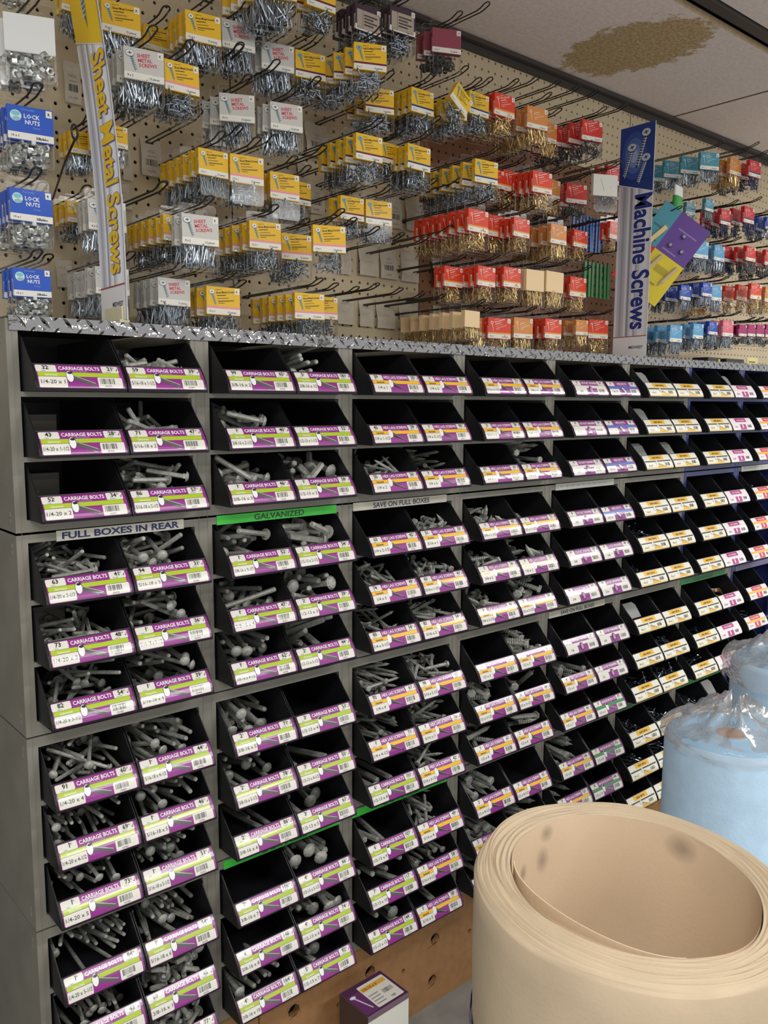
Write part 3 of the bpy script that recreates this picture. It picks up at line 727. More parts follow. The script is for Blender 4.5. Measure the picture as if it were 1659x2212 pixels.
STACKS= [(0,'N',0.087,0.1,0.452,3,0.03,1.07,19),(0,'Y',0.274,0.2,0.555,3,0.02,1,7),(0,'N',0.08,0.14,0.564,2,0.03,0.91,0),(0,'Y',0.228,0.27,0.593,2,0.02,0.92,0),(0,'Y',0.414,0.17,0.568,4,0.02,1.0,8),(0,'W',0.505,0.2,0.588,3,0.02,1.0,9),(0,'Y',0.391,0.3,0.58,2,0.012,0.86,0),(0,'Y',0.537,0.12,0.673,5,0.025,1.25,24),(0,'S',0.645,0.13,0.677,2,0.025,1,2),(0,'P',0.777,0.15,0.675,4,0.02,1,1),(0,'P',0.871,0.15,0.698,4,0.02,1.0,5),(0,'K',1.025,0.17,0.705,3,0.025,1.03,24),(1,'W',0.276,0.12,0.458,5,0.022,1.0,10),(1,'Y2',0.347,0.13,0.458,4,0.018,0.98,0),(1,'W',0.595,0.2,0.572,3,0.02,1.0,16),(1,'S',0.663,0.19,0.571,2,0.03,1,9),(1,'S',0.739,0.09,0.577,6,0.032,1.0,24),(2,'B',0.087,0.12,0.327,4,0.02,1,8),(2,'Y',0.224,0.26,0.349,3,0.02,0.75,0),(2,'Y',0.249,0.19,0.35,3,0.02,0.72,0),(2,'W',0.497,0.19,0.455,3,0.03,1.0,24),(2,'W',0.585,0.16,0.45,3,0.02,1.0,12),(2,'S',0.837,0.18,0.54,3,0.03,1,16),(2,'D',0.929,0.15,0.551,5,0.02,0.99,0),(3,'Y',0.422,0.16,0.335,6,0.028,0.92,0),(3,'Y2',0.489,0.15,0.335,3,0.02,1,10),(3,'S',0.765,0.13,0.421,5,0.03,1.0,4),(3,'S',0.873,0.19,0.438,2,0.02,0.84,0),(3,'D',0.912,0.14,0.43,4,0.02,1,0),(4,'B',0.077,0.11,0.203,5,0.02,0.96,0),(4,'Y2',0.598,0.19,0.33,3,0.025,1,4),(4,'S',0.68,0.26,0.341,2,0.03,0.93,0),(4,'W',0.227,0.18,0.221,3,0.02,1.0,2),(4,'Y2',0.217,0.27,0.232,3,0.025,0.72,0),(4,'S',0.775,0.2,0.314,2,0.03,0.95,0),(4,'S',0.851,0.2,0.317,2,0.03,1,9),(5,'W',0.35,0.08,0.199,2,0.03,1,7),(5,'Y2',0.344,0.15,0.207,6,0.028,0.88,0),(5,'Y2',0.526,0.15,0.222,6,0.03,1.0,7),(5,'Y2',0.62,0.18,0.215,3,0.03,1.0,10),(5,'Y2',0.628,0.08,0.218,1,0.03,1,18),(6,'B',0.076,0.12,0.087,3,0.02,0.87,0),(6,'W',0.232,0.18,0.111,5,0.03,0.91,0),(6,'W',0.333,0.15,0.099,4,0.03,0.94,0),(6,'Y2',0.421,0.13,0.09,4,0.03,1.0,5),(6,'Y2',0.614,0.13,0.095,6,0.03,1.0,7),(6,'Y2',0.705,0.2,0.102,1,0.02,0.92,0),(2,'D2',1.037,0.12,0.559,4,0.03,0.88,0),(2,'D',1.127,0.17,0.593,2,0.02,0.99,0),(2,'R',1.205,0.16,0.605,5,0.02,1.0,4),(2,'O',1.302,0.14,0.592,4,0.035,1,8),(2,'O',1.418,0.2,0.596,1,0.02,0.98,0),(2,'R3',1.51,0.13,0.602,5,0.04,1.0,13),(3,'D',1.094,0.11,0.426,6,0.035,1.0,8),(3,'R',1.212,0.19,0.443,1,0.02,0.85,0),(3,'R',1.273,0.19,0.449,2,0.02,1,2),(3,'R',1.302,0.12,0.439,5,0.02,1.0,5),(3,'O',1.439,0.2,0.459,2,0.02,1.0,0),(3,'R3',1.533,0.19,0.46,4,0.04,1.0,16),(3,'G',1.494,0.07,0.455,1,0.02,1.04,24),(3,'R3',1.716,0.2,0.539,2,0.03,1,7),(4,'R',1.068,0.11,0.315,7,0.028,0.99,0),(4,'R',1.201,0.17,0.33,2,0.02,1.0,4),(4,'R',1.229,0.12,0.32,4,0.02,0.87,0),(4,'O',1.35,0.2,0.328,1,0.02,0.79,0),(4,'O',1.37,0.12,0.324,5,0.03,0.94,0),(4,'R',1.486,0.14,0.328,4,0.025,0.86,0),(4,'R',1.629,0.13,0.366,2,0.02,0.9,0),(5,'R',1.052,0.17,0.195,2,0.02,0.92,0),(5,'R',1.11,0.12,0.196,6,0.02,0.9,0),(5,'R',1.199,0.12,0.203,5,0.018,0.93,0),(5,'O2',1.274,0.11,0.204,3,0.015,1.0,0),(5,'O2',1.351,0.11,0.207,2,0.015,1.0,1),(5,'R',1.47,0.13,0.207,4,0.03,1.0,1),(6,'O2',1.054,0.11,0.091,7,0.035,0.74,0),(6,'O',1.155,0.18,0.086,1,0.02,0.86,0),(6,'R',1.197,0.15,0.087,2,0.015,1,14),(6,'O',1.269,0.14,0.091,3,0.02,1,4),(6,'R',1.36,0.12,0.093,6,0.022,0.98,0),(6,'O',1.478,0.12,0.098,4,0.035,0.78,0),(6,'R',1.57,0.13,0.105,2,0.015,1.0,15),(3,'T',2.08,0.12,0.626,4,0.06,1.0,23),(3,'O',2.306,0.16,0.657,3,0.03,1,3),(3,'V',2.374,0.13,0.656,4,0.035,1.0,4),(4,'T',2.122,0.14,0.502,4,0.06,0.72,0),(4,'V',2.223,0.14,0.485,3,0.03,0.91,0),(4,'V',2.332,0.12,0.506,3,0.04,1.0,0),(4,'U',2.568,0.2,0.52,2,0.03,0.72,0),(4,'U',2.557,0.16,0.51,3,0.03,0.8,0),(5,'L',2.018,0.1,0.36,4,0.03,1,9),(5,'L',2.196,0.14,0.373,2,0.03,0.94,0),(5,'V',2.328,0.18,0.391,2,0.03,1.0,0),(5,'R3',2.359,0.12,0.387,5,0.03,0.93,0),(5,'R3',2.493,0.12,0.39,4,0.03,1,2),(6,'U',1.977,0.12,0.23,5,0.045,0.85,0),(6,'U',2.062,0.1,0.244,3,0.03,0.81,0),(6,'L',2.156,0.12,0.246,1,0.03,0.93,0),(6,'R',2.409,0.12,0.274,6,0.045,1,3),(6,'O',2.571,0.15,0.279,3,0.03,1,3),(7,'L',1.934,0.12,0.112,4,0.04,0.99,0),(7,'L',2.041,0.11,0.122,3,0.03,0.89,0),(7,'U',2.147,0.12,0.136,3,0.03,0.81,0),(7,'I',2.219,0.11,0.143,3,0.03,1,0),(7,'M',2.395,0.15,0.143,2,0.02,0.76,0),(7,'M',2.455,0.15,0.147,2,0.02,0.78,0),(7,'M',2.517,0.15,0.15,2,0.02,0.8,0),(7,'M',2.586,0.15,0.154,2,0.02,0.88,0)]
HOOKS= [(0.487,0.15,0.525),(0.25,0.15,0.38),(0.399,0.15,0.39),(0.332,0.15,0.397),(0.327,0.15,0.255),(0.482,0.15,0.379),(0.485,0.15,0.521),(0.566,0.15,0.515),(0.662,0.15,0.507),(0.732,0.15,0.515),(0.81,0.15,0.508),(0.724,0.15,0.648),(0.561,0.15,0.379),(0.676,0.15,0.38),(0.753,0.15,0.383),(0.811,0.15,0.374),(0.891,0.15,0.369),(0.984,0.15,0.368),(0.907,0.15,0.491),(0.992,0.15,0.502),(0.691,0.15,0.244),(0.753,0.15,0.252),(0.816,0.15,0.242),(0.887,0.15,0.239),(0.958,0.15,0.239),(1.036,0.15,0.274),(1.13,0.15,0.271),(0.551,0.15,0.137),(0.76,0.15,0.113),(0.816,0.15,0.125),(0.884,0.15,0.121),(0.95,0.15,0.117),(1.018,0.15,0.12),(1.091,0.15,0.137),(1.078,0.15,0.628),(0.116,0.15,0.219),(0.121,0.15,0.108),(0.263,0.15,0.128),(0.325,0.15,0.253),(0.336,0.15,0.129),(0.405,0.15,0.121),(0.484,0.15,0.101),(1.329,0.15,0.667),(1.412,0.15,0.677),(1.49,0.15,0.682),(1.571,0.15,0.69),(1.698,0.15,0.681),(1.333,0.15,0.509),(1.577,0.15,0.528),(1.246,0.15,0.382),(1.141,0.15,0.39),(1.066,0.15,0.384),(1.25,0.15,0.271),(1.411,0.15,0.264),(1.568,0.15,0.27),(1.255,0.15,0.141),(1.331,0.15,0.141),(1.407,0.15,0.139),(1.423,0.15,0.389),(1.326,0.15,0.388),(2.147,0.15,0.567),(2.453,0.15,0.726),(0.577,0.15,0.619),(0.609,0.15,0.62),(1.144,0.15,0.782),(0.929,0.15,0.556)]
TAGS= [(0.249,0.503,0.036,0.075),(0.401,0.396,0.05,0.072),(0.349,0.368,0.023,0.06),(0.804,0.507,0.074,0.074),(0.803,0.379,0.053,0.07),(0.865,0.382,0.034,0.057),(1.042,0.383,0.048,0.075),(1.107,0.383,0.071,0.074),(0.887,0.252,0.037,0.069),(0.957,0.259,0.069,0.073),(1.022,0.257,0.063,0.072),(1.093,0.259,0.068,0.075),(0.884,0.136,0.057,0.07),(0.95,0.131,0.049,0.066),(1.012,0.131,0.068,0.067),(1.09,0.137,0.074,0.071),(1.186,0.371,0.041,0.075),(1.185,0.254,0.032,0.074),(1.192,0.133,0.034,0.073),(0.761,0.43,0.031,0.065),(0.336,0.301,0.042,0.048),(0.338,0.176,0.038,0.053),(0.219,0.145,0.036,0.051),(1.172,0.476,0.032,0.068)]
# ------------------------------------------------------------------ wire hooks on the pegboard
YB = .3595
FINE = 1
@shared
def hook_mesh(L):
    mb = MB(); a = .0062; pts = []
    pts += [(-a, .002, -.002), (-a, -.004, 0), (-a, -(L * .5), .0005), (-a, -(L - .034), .001), (-a, -(L - .022), .0030), (-a * 1.12, -(L - .010), .0072)]
    for k in range(7):
        t = math.pi * k / 6; pts.append((-a * 1.18 * math.cos(t), -(L - .007) - .0075 * math.sin(t), .0082 + .003 * math.sin(t)))
    pts += [(-p[0], p[1], p[2]) for p in pts[:6][::-1]]
    mb.tube(pts, .00155, 6)
    mb.tube([(-a - .002, -.0022, -.002), (a + .002, -.0022, -.002)], .0018, 6)
    return mb.mesh('wire_hook', M_wire, smooth=True, colour=False)
def hook(x, z, ytip, label, group=None):
    L = round(YB - ytip, 2)
    o = link('wire_hook', hook_mesh(L), None, (x, YB, ZR + z)); return tag(o, label, 'hook', group)

# ------------------------------------------------------------------ carded packs of fasteners
PW_, PH_ = .066, .050
K = {  # base, stripe, style, content, side label colour
    'Y': ((236, 188, 34), None, 'sm', 'zl'), 'Y2': ((236, 188, 34), (238, 150, 164), 'sm', 'zs'), 'S': ((238, 190, 36), (104, 22, 66), 'sd', 'zs'),
    'D': ((236, 190, 36), (28, 44, 104), 'sd', 'zs'), 'D2': ((238, 194, 40), (240, 240, 230), 'sd', 'zs'), 'W': ((204, 203, 198), None, 'wh', 'zl'),
    'B': ((26, 84, 196), None, 'ln', 'nut'), 'N': ((226, 228, 226), None, 'no', 'nut'), 'P': ((66, 44, 62), None, 'pp', 'zs'), 'K': ((150, 66, 84), None, 'no', 'ring'),
    'R': ((226, 62, 34), (238, 158, 60), 'ws', 'bs'), 'R3': ((214, 50, 40), None, 'ws', 'ds'), 'O': ((220, 142, 68), None, 'od', 'bl'), 'O2': ((238, 208, 160), None, 'no', 'bl'),  # O2: orange card with white glare mixed into its base colour
    'G': ((214, 212, 204), None, 'no', 'ds'), 'T': ((66, 148, 172), None, 'ws', 'zl'), 'V': ((206, 34, 44), (36, 48, 100), 'ws', 'nv'), 'U': ((34, 76, 180), None, 'ws', 'zl'),
    'L': ((84, 164, 212), None, 'ws', 'zl'), 'I': ((226, 104, 122), None, 'ws', 'zl'), 'M': ((170, 32, 104), None, 'no', 'ring')}
desc = {'Y': 'yellow carded sheet metal screws pack', 'Y2': 'yellow-pink carded sheet metal screws pack', 'S': 'yellow-purple carded self-drilling screws pack', 'D': 'yellow-navy carded self-drilling screws pack',
        'D2': 'tilted yellow carded screws pack', 'W': 'grey carded sheet metal screws pack', 'B': 'blue carded lock nuts pack', 'N': 'clear pack of shiny nuts', 'P': 'dark purple carded pack with white panel',
        'K': 'clear pack with dusky pink card', 'R': 'red carded brass wood screws pack', 'R3': 'red carded dark screws pack', 'O': 'orange carded brass screws pack', 'O2': 'glare-paled orange carded brass screws pack',
        'G': 'pack hung back to front with white card', 'T': 'teal carded screws pack', 'V': 'red carded pack with navy tray', 'U': 'navy blue carded screws pack', 'L': 'light blue carded screws pack',
        'I': 'pink carded screws pack', 'M': 'magenta carded washers pack'}
@shared
def card_of(t):
    base, stripe, style, _ = K[t]; mb = MB(); d = .0125
    mb.box(-PW_ / 2, -d, -.062, PW_ / 2, -.0008, -.012, base)
    sh = tuple(int(q * .92) for q in base)
    P_ = Print(mb, lambda a, b, l: (a - PW_ / 2, -d - l * .00018, -.062 + b))
    w_, h_ = PW_, PH_; ink = (40, 36, 30) if style in ('sm', 'sd') else (246, 240, 232)
    P_.rect(0, 0, w_, h_, base, 1)
    if t != 'N' and t != 'G' and t != 'O2':
        P_.rect(0, .0012, w_, .0115, (236, 234, 224), 2)
        if stripe: P_.rect(0, .0115, w_, .0152, stripe, 2)
        P_.text('12 x 1' if style in ('sm', 'sd') else ('8 x 2' if style == 'wh' else '10 x 1'), .005, .0045, .0048, (60, 58, 54), layer=3); P_.text('12 pieces', .058, .0040, .0046, (40, 40, 40), 'r', layer=3)
        P_.rect(.0555, .0385, .0645, .0485, (240, 238, 228), 3); P_.text({'sm': 'K', 'wh': 'K', 'sd': 'R', 'ln': 'R'}.get(style, 'Z'), .060, .0410, .0062, INK, 'c', layer=4)
    if style in ('sm', 'sd', 'ws', 'od'):
        a, b = (.0105, .0400), (.0180, .0170)
        if style in ('sm', 'sd'):
            P_.bar(a[0], a[1] - .002, b[0], b[1], .0046, (110, 160, 186), 3, .0012)
            for q in range(6):
                f = .25 + q * .12; P_.bar(a[0] + (b[0] - a[0]) * f - .0022, a[1] + (b[1] - a[1]) * f - .0004, a[0] + (b[0] - a[0]) * f + .0022, a[1] + (b[1] - a[1]) * f + .0010, .0007, (60, 90, 110), 4)
            P_.ellipse(.0100, .0405, .0056, .0042, (60, 60, 60), 3); P_.ellipse(.0100, .0407, .0050, .0037, (240, 242, 240) if style == 'sm' else (130, 184, 206), 4)
            P_.bar(.0075, .0402, .0125, .0412, .0009, INK, 5); P_.bar(.0095, .0425, .0108, .0388, .0009, INK, 5)
        else:
            P_.ellipse(.0105, .0385, .0040, .0032, (246, 240, 230), 3); P_.ellipse(.0105, .0385, .0026, .0020, base, 4); P_.bar(.0112, .036, .0160, .0170, .0016, (246, 240, 230), 3, .0006)
        rt = .10 if style in ('sm', 'sd') else .30
        if style != 'od':
            P_.text('Phillips Pan', .018, .0435, .0028, ink, rot=rt, bold=False); P_.text({'sm': 'Sheet Metal Screws', 'sd': 'Self Drilling Screws'}.get(style, 'Wood Screws' if t in ('R', 'R3') else 'Screws'), .0185, .0375, .0052, ink, rot=rt, fit=.036)
        else:
            P_.text('WOOD', .020, .036, .0062, (236, 176, 104), rot=.1, fit=.024); P_.text('DECK', .021, .030, .0062, (236, 176, 104), rot=.1, fit=.024)
        for q, (yy, ln) in enumerate(((.0340, .018), (.0290, .022), (.0240, .032), (.0205, .012))):
            P_.bar(.0200 + q * .001, yy, .0200 + q * .001 + ln * math.cos(rt), yy + ln * math.sin(rt), .0013 if q != 2 else .0022, ink if q == 0 else (tuple(int((ink[i] + base[i]) / 2) for i in range(3))), 3)
    if style == 'wh':
        P_.bar(.0110, .038, .0185, .0135, .0048, (120, 160, 176), 3, .0012)
        for q in range(7): P_.bar(.0105 + q * .0011, .034 - q * .003, .0150 + q * .0011, .0355 - q * .003, .0008, (50, 70, 80), 4)
        P_.ellipse(.0095, .0400, .0074, .0054, (50, 50, 50), 3); P_.ellipse(.0095, .0402, .0068, .0048, (228, 232, 230), 4); P_.bar(.006, .0398, .013, .041, .0011, INK, 5); P_.bar(.009, .0428, .0105, .0378, .0011, INK, 5)
        for q, tx in enumerate(('SHEET', 'METAL', 'SCREWS')): P_.text(tx, .0215 + q * .0015, .0355 - q * .0072, .0080, (206, 60, 78), rot=.10, fit=.030)
    if style == 'ln':
        P_.ellipse(.012, .0350, .0082, .0080, (216, 236, 232), 3); P_.ellipse(.012, .0380, .0062, .0036, (120, 200, 214), 4); P_.ellipse(.013, .0305, .0060, .0030, (150, 190, 200), 4)
        P_.text('LOCK', .0235, .0330, .0086, (240, 244, 250)); P_.text('NUTS', .0250, .0245, .0086, (240, 244, 250)); P_.text('NYLON INSERT', .020, .0440, .0028, (150, 190, 240), bold=False)
        P_.text('Tuercas', .036, .0190, .0034, (170, 200, 240), bold=False)
        P_.text('3/8-16', .040, .0040, .0056, (60, 60, 60))
    if style == 'pp':
        P_.rect(.004, .004, .062, .040, (176, 164, 150), 3)
        for q in range(4): P_.rect(.022, .030 - q * .006, .056 - (q % 2) * .01, .033 - q * .006, (70, 60, 60), 4)
        P_.rect(.0185, .004, .0192, .040, (60, 40, 50), 4)
    if t == 'G': P_.bar(.02, .04, .03, .012, .0012, (150, 150, 150), 2); P_.text('Z', .045, .02, .006, (150, 190, 150), layer=2, bold=False)
    # printed side flap with a barcode strip
    Q_ = Print(mb, lambda a, b, l: (-PW_ / 2 - l * .00018, -.0008 - a, -.062 + b))
    if t not in ('N', 'O2', 'G'):
        Q_.rect(.0080, .002, .0116, .030, (232, 230, 222), 1); Q_.rect(.0092, .008, .0104, .026, (40, 40, 40), 2); Q_.rect(.002, .034, .010, .037, sh, 1)
    return mb.mesh('card', M_card)
@shared
def screws_of(ct, var):
    g = np.random.default_rng(var * 13 + len(ct) + ord(ct[0])); mb = MB()
    def rod(p, d, L, r, R, n=5):
        mb.tube([p, p + d * L * .8, p + d * L], [r, r, r * .3], n); mb.lathe([(0, -R * .6), (R * .8, -R * .45), (R, 0), (r, .0001)], 7, M=orient(p, d, 0))
    if ct in ('zs', 'bs', 'ds', 'nv'):
        for i in range(44):
            a = g.uniform(0, 6.28); L = g.uniform(.014, .019); d = np.array([math.cos(a), g.normal(0, .18), math.sin(a)]); d /= np.linalg.norm(d)
            c = np.array([g.uniform(-.023, .023), g.uniform(-.0125, -.003), -.096 + .034 * g.random() ** 1.1]); p = c - d * L / 2
            p[0] = min(max(p[0], -.028), .028); p[2] = max(p[2], -.098); rod(p, d, L, .0013, .0030)
    elif ct in ('zl', 'bl'):
        for i in range(34):
            a = -math.pi / 2 + g.normal(0, .35) + (math.pi if g.random() < .35 else 0); L = .032; d = np.array([math.cos(a), g.normal(0, .05), math.sin(a)]); d /= np.linalg.norm(d)
            c = np.array([g.uniform(-.026, .026), g.uniform(-.0130, -.003), -.080 + g.normal(0, .003)]); p = c - d * L / 2; p[0] = min(max(p[0], -.029), .029); rod(p, d, L, .0013, .0028)
    elif ct == 'nut':
        for i in range(46):
            R = .0062; M_ = Matrix.Translation((g.uniform(-.025, .025), g.uniform(-.0115, -.004), -.096 + .034 * g.random())) @ Matrix.Rotation(g.uniform(0, 6), 4, 'Z') @ Matrix.Rotation(g.uniform(0, 3.1), 4, 'X')
            mb.lathe([(R * .5, -.0025), (R, -.0025), (R, .0025), (R * .9, .0040), (R * .5, .0045), (R * .5, -.0025)], 6, M=M_)
    elif ct == 'ring':
        for i in range(16):
            R = .0075; M_ = Matrix.Translation((g.uniform(-.023, .023), g.uniform(-.012, -.003), -.092 + .026 * g.random())) @ Matrix.Rotation(g.normal(0, .5), 4, 'Z') @ Matrix.Rotation(math.pi / 2 + g.normal(0, .3), 4, 'X')
            mb.lathe([(R * .45, -.0006), (R, -.0006), (R, .0006), (R * .45, .0006), (R * .45, -.0006)], 12, M=M_)
    m = {'z': M_zinc, 'b': M_brass, 'd': M_darksteel, 'n': M_nut, 'r': M_darksteel}[ct[0]]
    return mb.mesh('fasteners', M_navy if ct == 'nv' else m, colour=False)
M_navy = mat('navy_plastic_tray', (34, 44, 92), .3)
M_rim = clear_mat('plastic_rim_highlight', gloss=.1, rough=.2, milky=.12)  # milky tint on the rims paints the bright edge highlights
@shared
def shell_mesh():
    mb = MB(); w_ = .0335
    # tapered window body with chamfered bottom corners
    fr = [(-w_ * .94, -.062), (-w_ * .94, -.096), (-w_ * .80, -.1005), (w_ * .80, -.1005), (w_ * .94, -.096), (w_ * .94, -.062)]
    bk = [(-w_, -.062), (-w_, -.098), (-w_ * .86, -.1030), (w_ * .86, -.1030), (w_, -.098), (w_, -.062)]
    vs = [(a, -.0165, b) for a, b in fr] + [(a, -.0010, b) for a, b in bk]
    mb.add(vs, [(0, 1, 2, 3, 4, 5)] + [(i, 6 + i, 7 + i, 1 + i) for i in range(5)])
    mb.tube([(a, -.0160, b) for a, b in fr], .0006, 4, mi=1); mb.tube([(a, -.0008, b) for a, b in [(-w_, -.060)] + [(q[0], q[1]) for q in bk] + [(w_, -.060)]], .0005, 4, mi=1)
    return mb.mesh('blister', [M_clear, M_rim], colour=False)
@shared
def tab_mesh():
    mb = MB(); w_ = .0335
    T = [(-w_, -.012), (w_, -.012), (w_, .004), (w_ - .004, .008), (-w_ + .004, .008), (-w_, .004)]; H = [(-.010, -.003), (.010, -.003), (.010, .0025), (-.010, .0025)]
    vs = [(a, -.0010, b) for a, b in T] + [(a, -.0010, b) for a, b in H]
    mb.add(vs, [(0, 1, 7, 6), (1, 2, 8, 7), (2, 3, 4, 9, 8), (4, 5, 9), (5, 0, 6, 9)])
    mb.tube([(-w_, -.001, -.012), (-w_, -.001, .004), (-w_ + .004, -.001, .008), (w_ - .004, -.001, .008), (w_, -.001, .004), (w_, -.001, -.012)], .0004, 4, mi=1)
    return mb.mesh('hang_tab', [M_clear, M_rim], colour=False)
ROWN = ['topmost', 'second', 'third', 'fourth', 'fifth', 'sixth', 'seventh', 'lowest']
cnt = {}
TN = Matrix.Identity(4)
for si, (row, t, x, y, z, n, sp, sc, ya) in enumerate(STACKS):
    cnt[row] = cnt.get(row, 0) + 1; pos = cnt[row]
    zh = z + .012 * sc
    place = f'{ORD[pos - 1]} stack, {ORD[row]} hook row'
    hook(x, zh + .0022, max(y - .052, -.05), f'black wire hook holding the {place} of packs')
    for i in range(n):
        yy = y + i * sp
        if yy > YB - .006: break
        a = -math.radians(ya + (random.uniform(-5, 5) if i else 0)); tl = random.uniform(-.03, .03) if i else random.uniform(-.015, .015)
        roll = .62 if (t == 'D2' and i == 0) else tl
        root = empty('fastener_pack', (x + (random.uniform(-.002, .002) if i else 0), yy, ZR + zh), (random.uniform(0, .05) if i else 0, roll, a))
        root.scale = (sc, min(1.0, sp / .0175) if n > 1 else 1, sc)
        if i == 0: lb = f'frontmost {desc[t]}, {place}'
        else: lb = f'{desc[t]}, {ORD[i]} from the front, {place}'
        tag(root, lb, 'screw pack' if t not in ('B', 'N', 'M', 'K') else 'hardware pack', f'packs of {place}')
        link('blister', shell_mesh(), root); link('hang_tab', tab_mesh(), root); link('card', card_of(t), root)
        f = link('fasteners', screws_of(K[t][3], (si + i) % 3), root); f['kind'] = 'stuff'
for i, (x, y, z) in enumerate(HOOKS):
    hook(x, z, y, 'empty black wire hook sticking out of the pegboard', 'empty wire hooks')

# curled paper price slips on the board
def slip(w_, h_, seed, printed):
    r = random.Random(seed); mb = MB(); nx, nz = 3, 9; amp = r.uniform(.004, .011); ph = r.uniform(-.5, .5)
    def fn(a, b, l):
        v = b / h_; u = a / w_ - .5
        return (u * w_, -.0015 - amp * max(0.0, 1 - v) ** 1.5 - amp * .5 * math.sin(math.pi * v * 1.1 + ph) ** 2 - .0003 * l - .002 * u * u, -h_ + b)
    for sgn in (0, -.8):
        vs = [fn(w_ * i / nx, h_ * j / nz, sgn) for i in range(nx + 1) for j in range(nz + 1)]
        mb.add(vs, [(i * (nz + 1) + j, (i + 1) * (nz + 1) + j, (i + 1) * (nz + 1) + j + 1, i * (nz + 1) + j + 1) for i in range(nx) for j in range(nz)], (206, 198, 180))
    P_ = Print(mb, fn, rows=3)
    if printed:
        P_.text('1021', w_ * .5, h_ * .62, .0085, (110, 104, 96), 'c', layer=1, bold=False); P_.barcode(w_ * .22, h_ * .28, w_ * .8, h_ * .45, seed, (80, 76, 72), 1, 9); P_.text({3: '10179', 4: '10273', 6: '10281', 7: '10285', 9: '10293'}.get(seed, '10295'), w_ * .5, h_ * .1, .0070, (100, 96, 90), 'c', layer=1, bold=False)
        P_.rect(w_ * .3, h_ * .52, w_ * .72, h_ * .54, (150, 144, 132), 1)
    else:
        for q in range(2):            # faded pen strokes
            px_, py_ = w_ * .22, h_ * (.70 - .25 * q)
            for k in range(9):
                qx, qy = px_ + w_ * .055, h_ * (.70 - .25 * q) + r.uniform(-.004, .004); P_.bar(px_, py_, qx, qy, .0007, (168, 160, 145), 1); px_, py_ = qx, qy
    return mb
for i, (x, z, w_, h_) in enumerate(TAGS):
    printed = i in (0, 1, 3, 4, 6, 10)
    o = slip(w_ * .86, h_, i + 3, printed).build('price_slip', M_paper, loc=(x, YB, ZR + z))
    if printed: lb = f'curled paper slip printed with digits and a barcode, {ORD[(0, 1, 3, 4, 6, 10).index(i)]} of six across'
    else: lb = 'blank curled paper slip hanging on the pegboard under empty hooks'
    tag(o, lb, 'price slip', 'curled price slips')

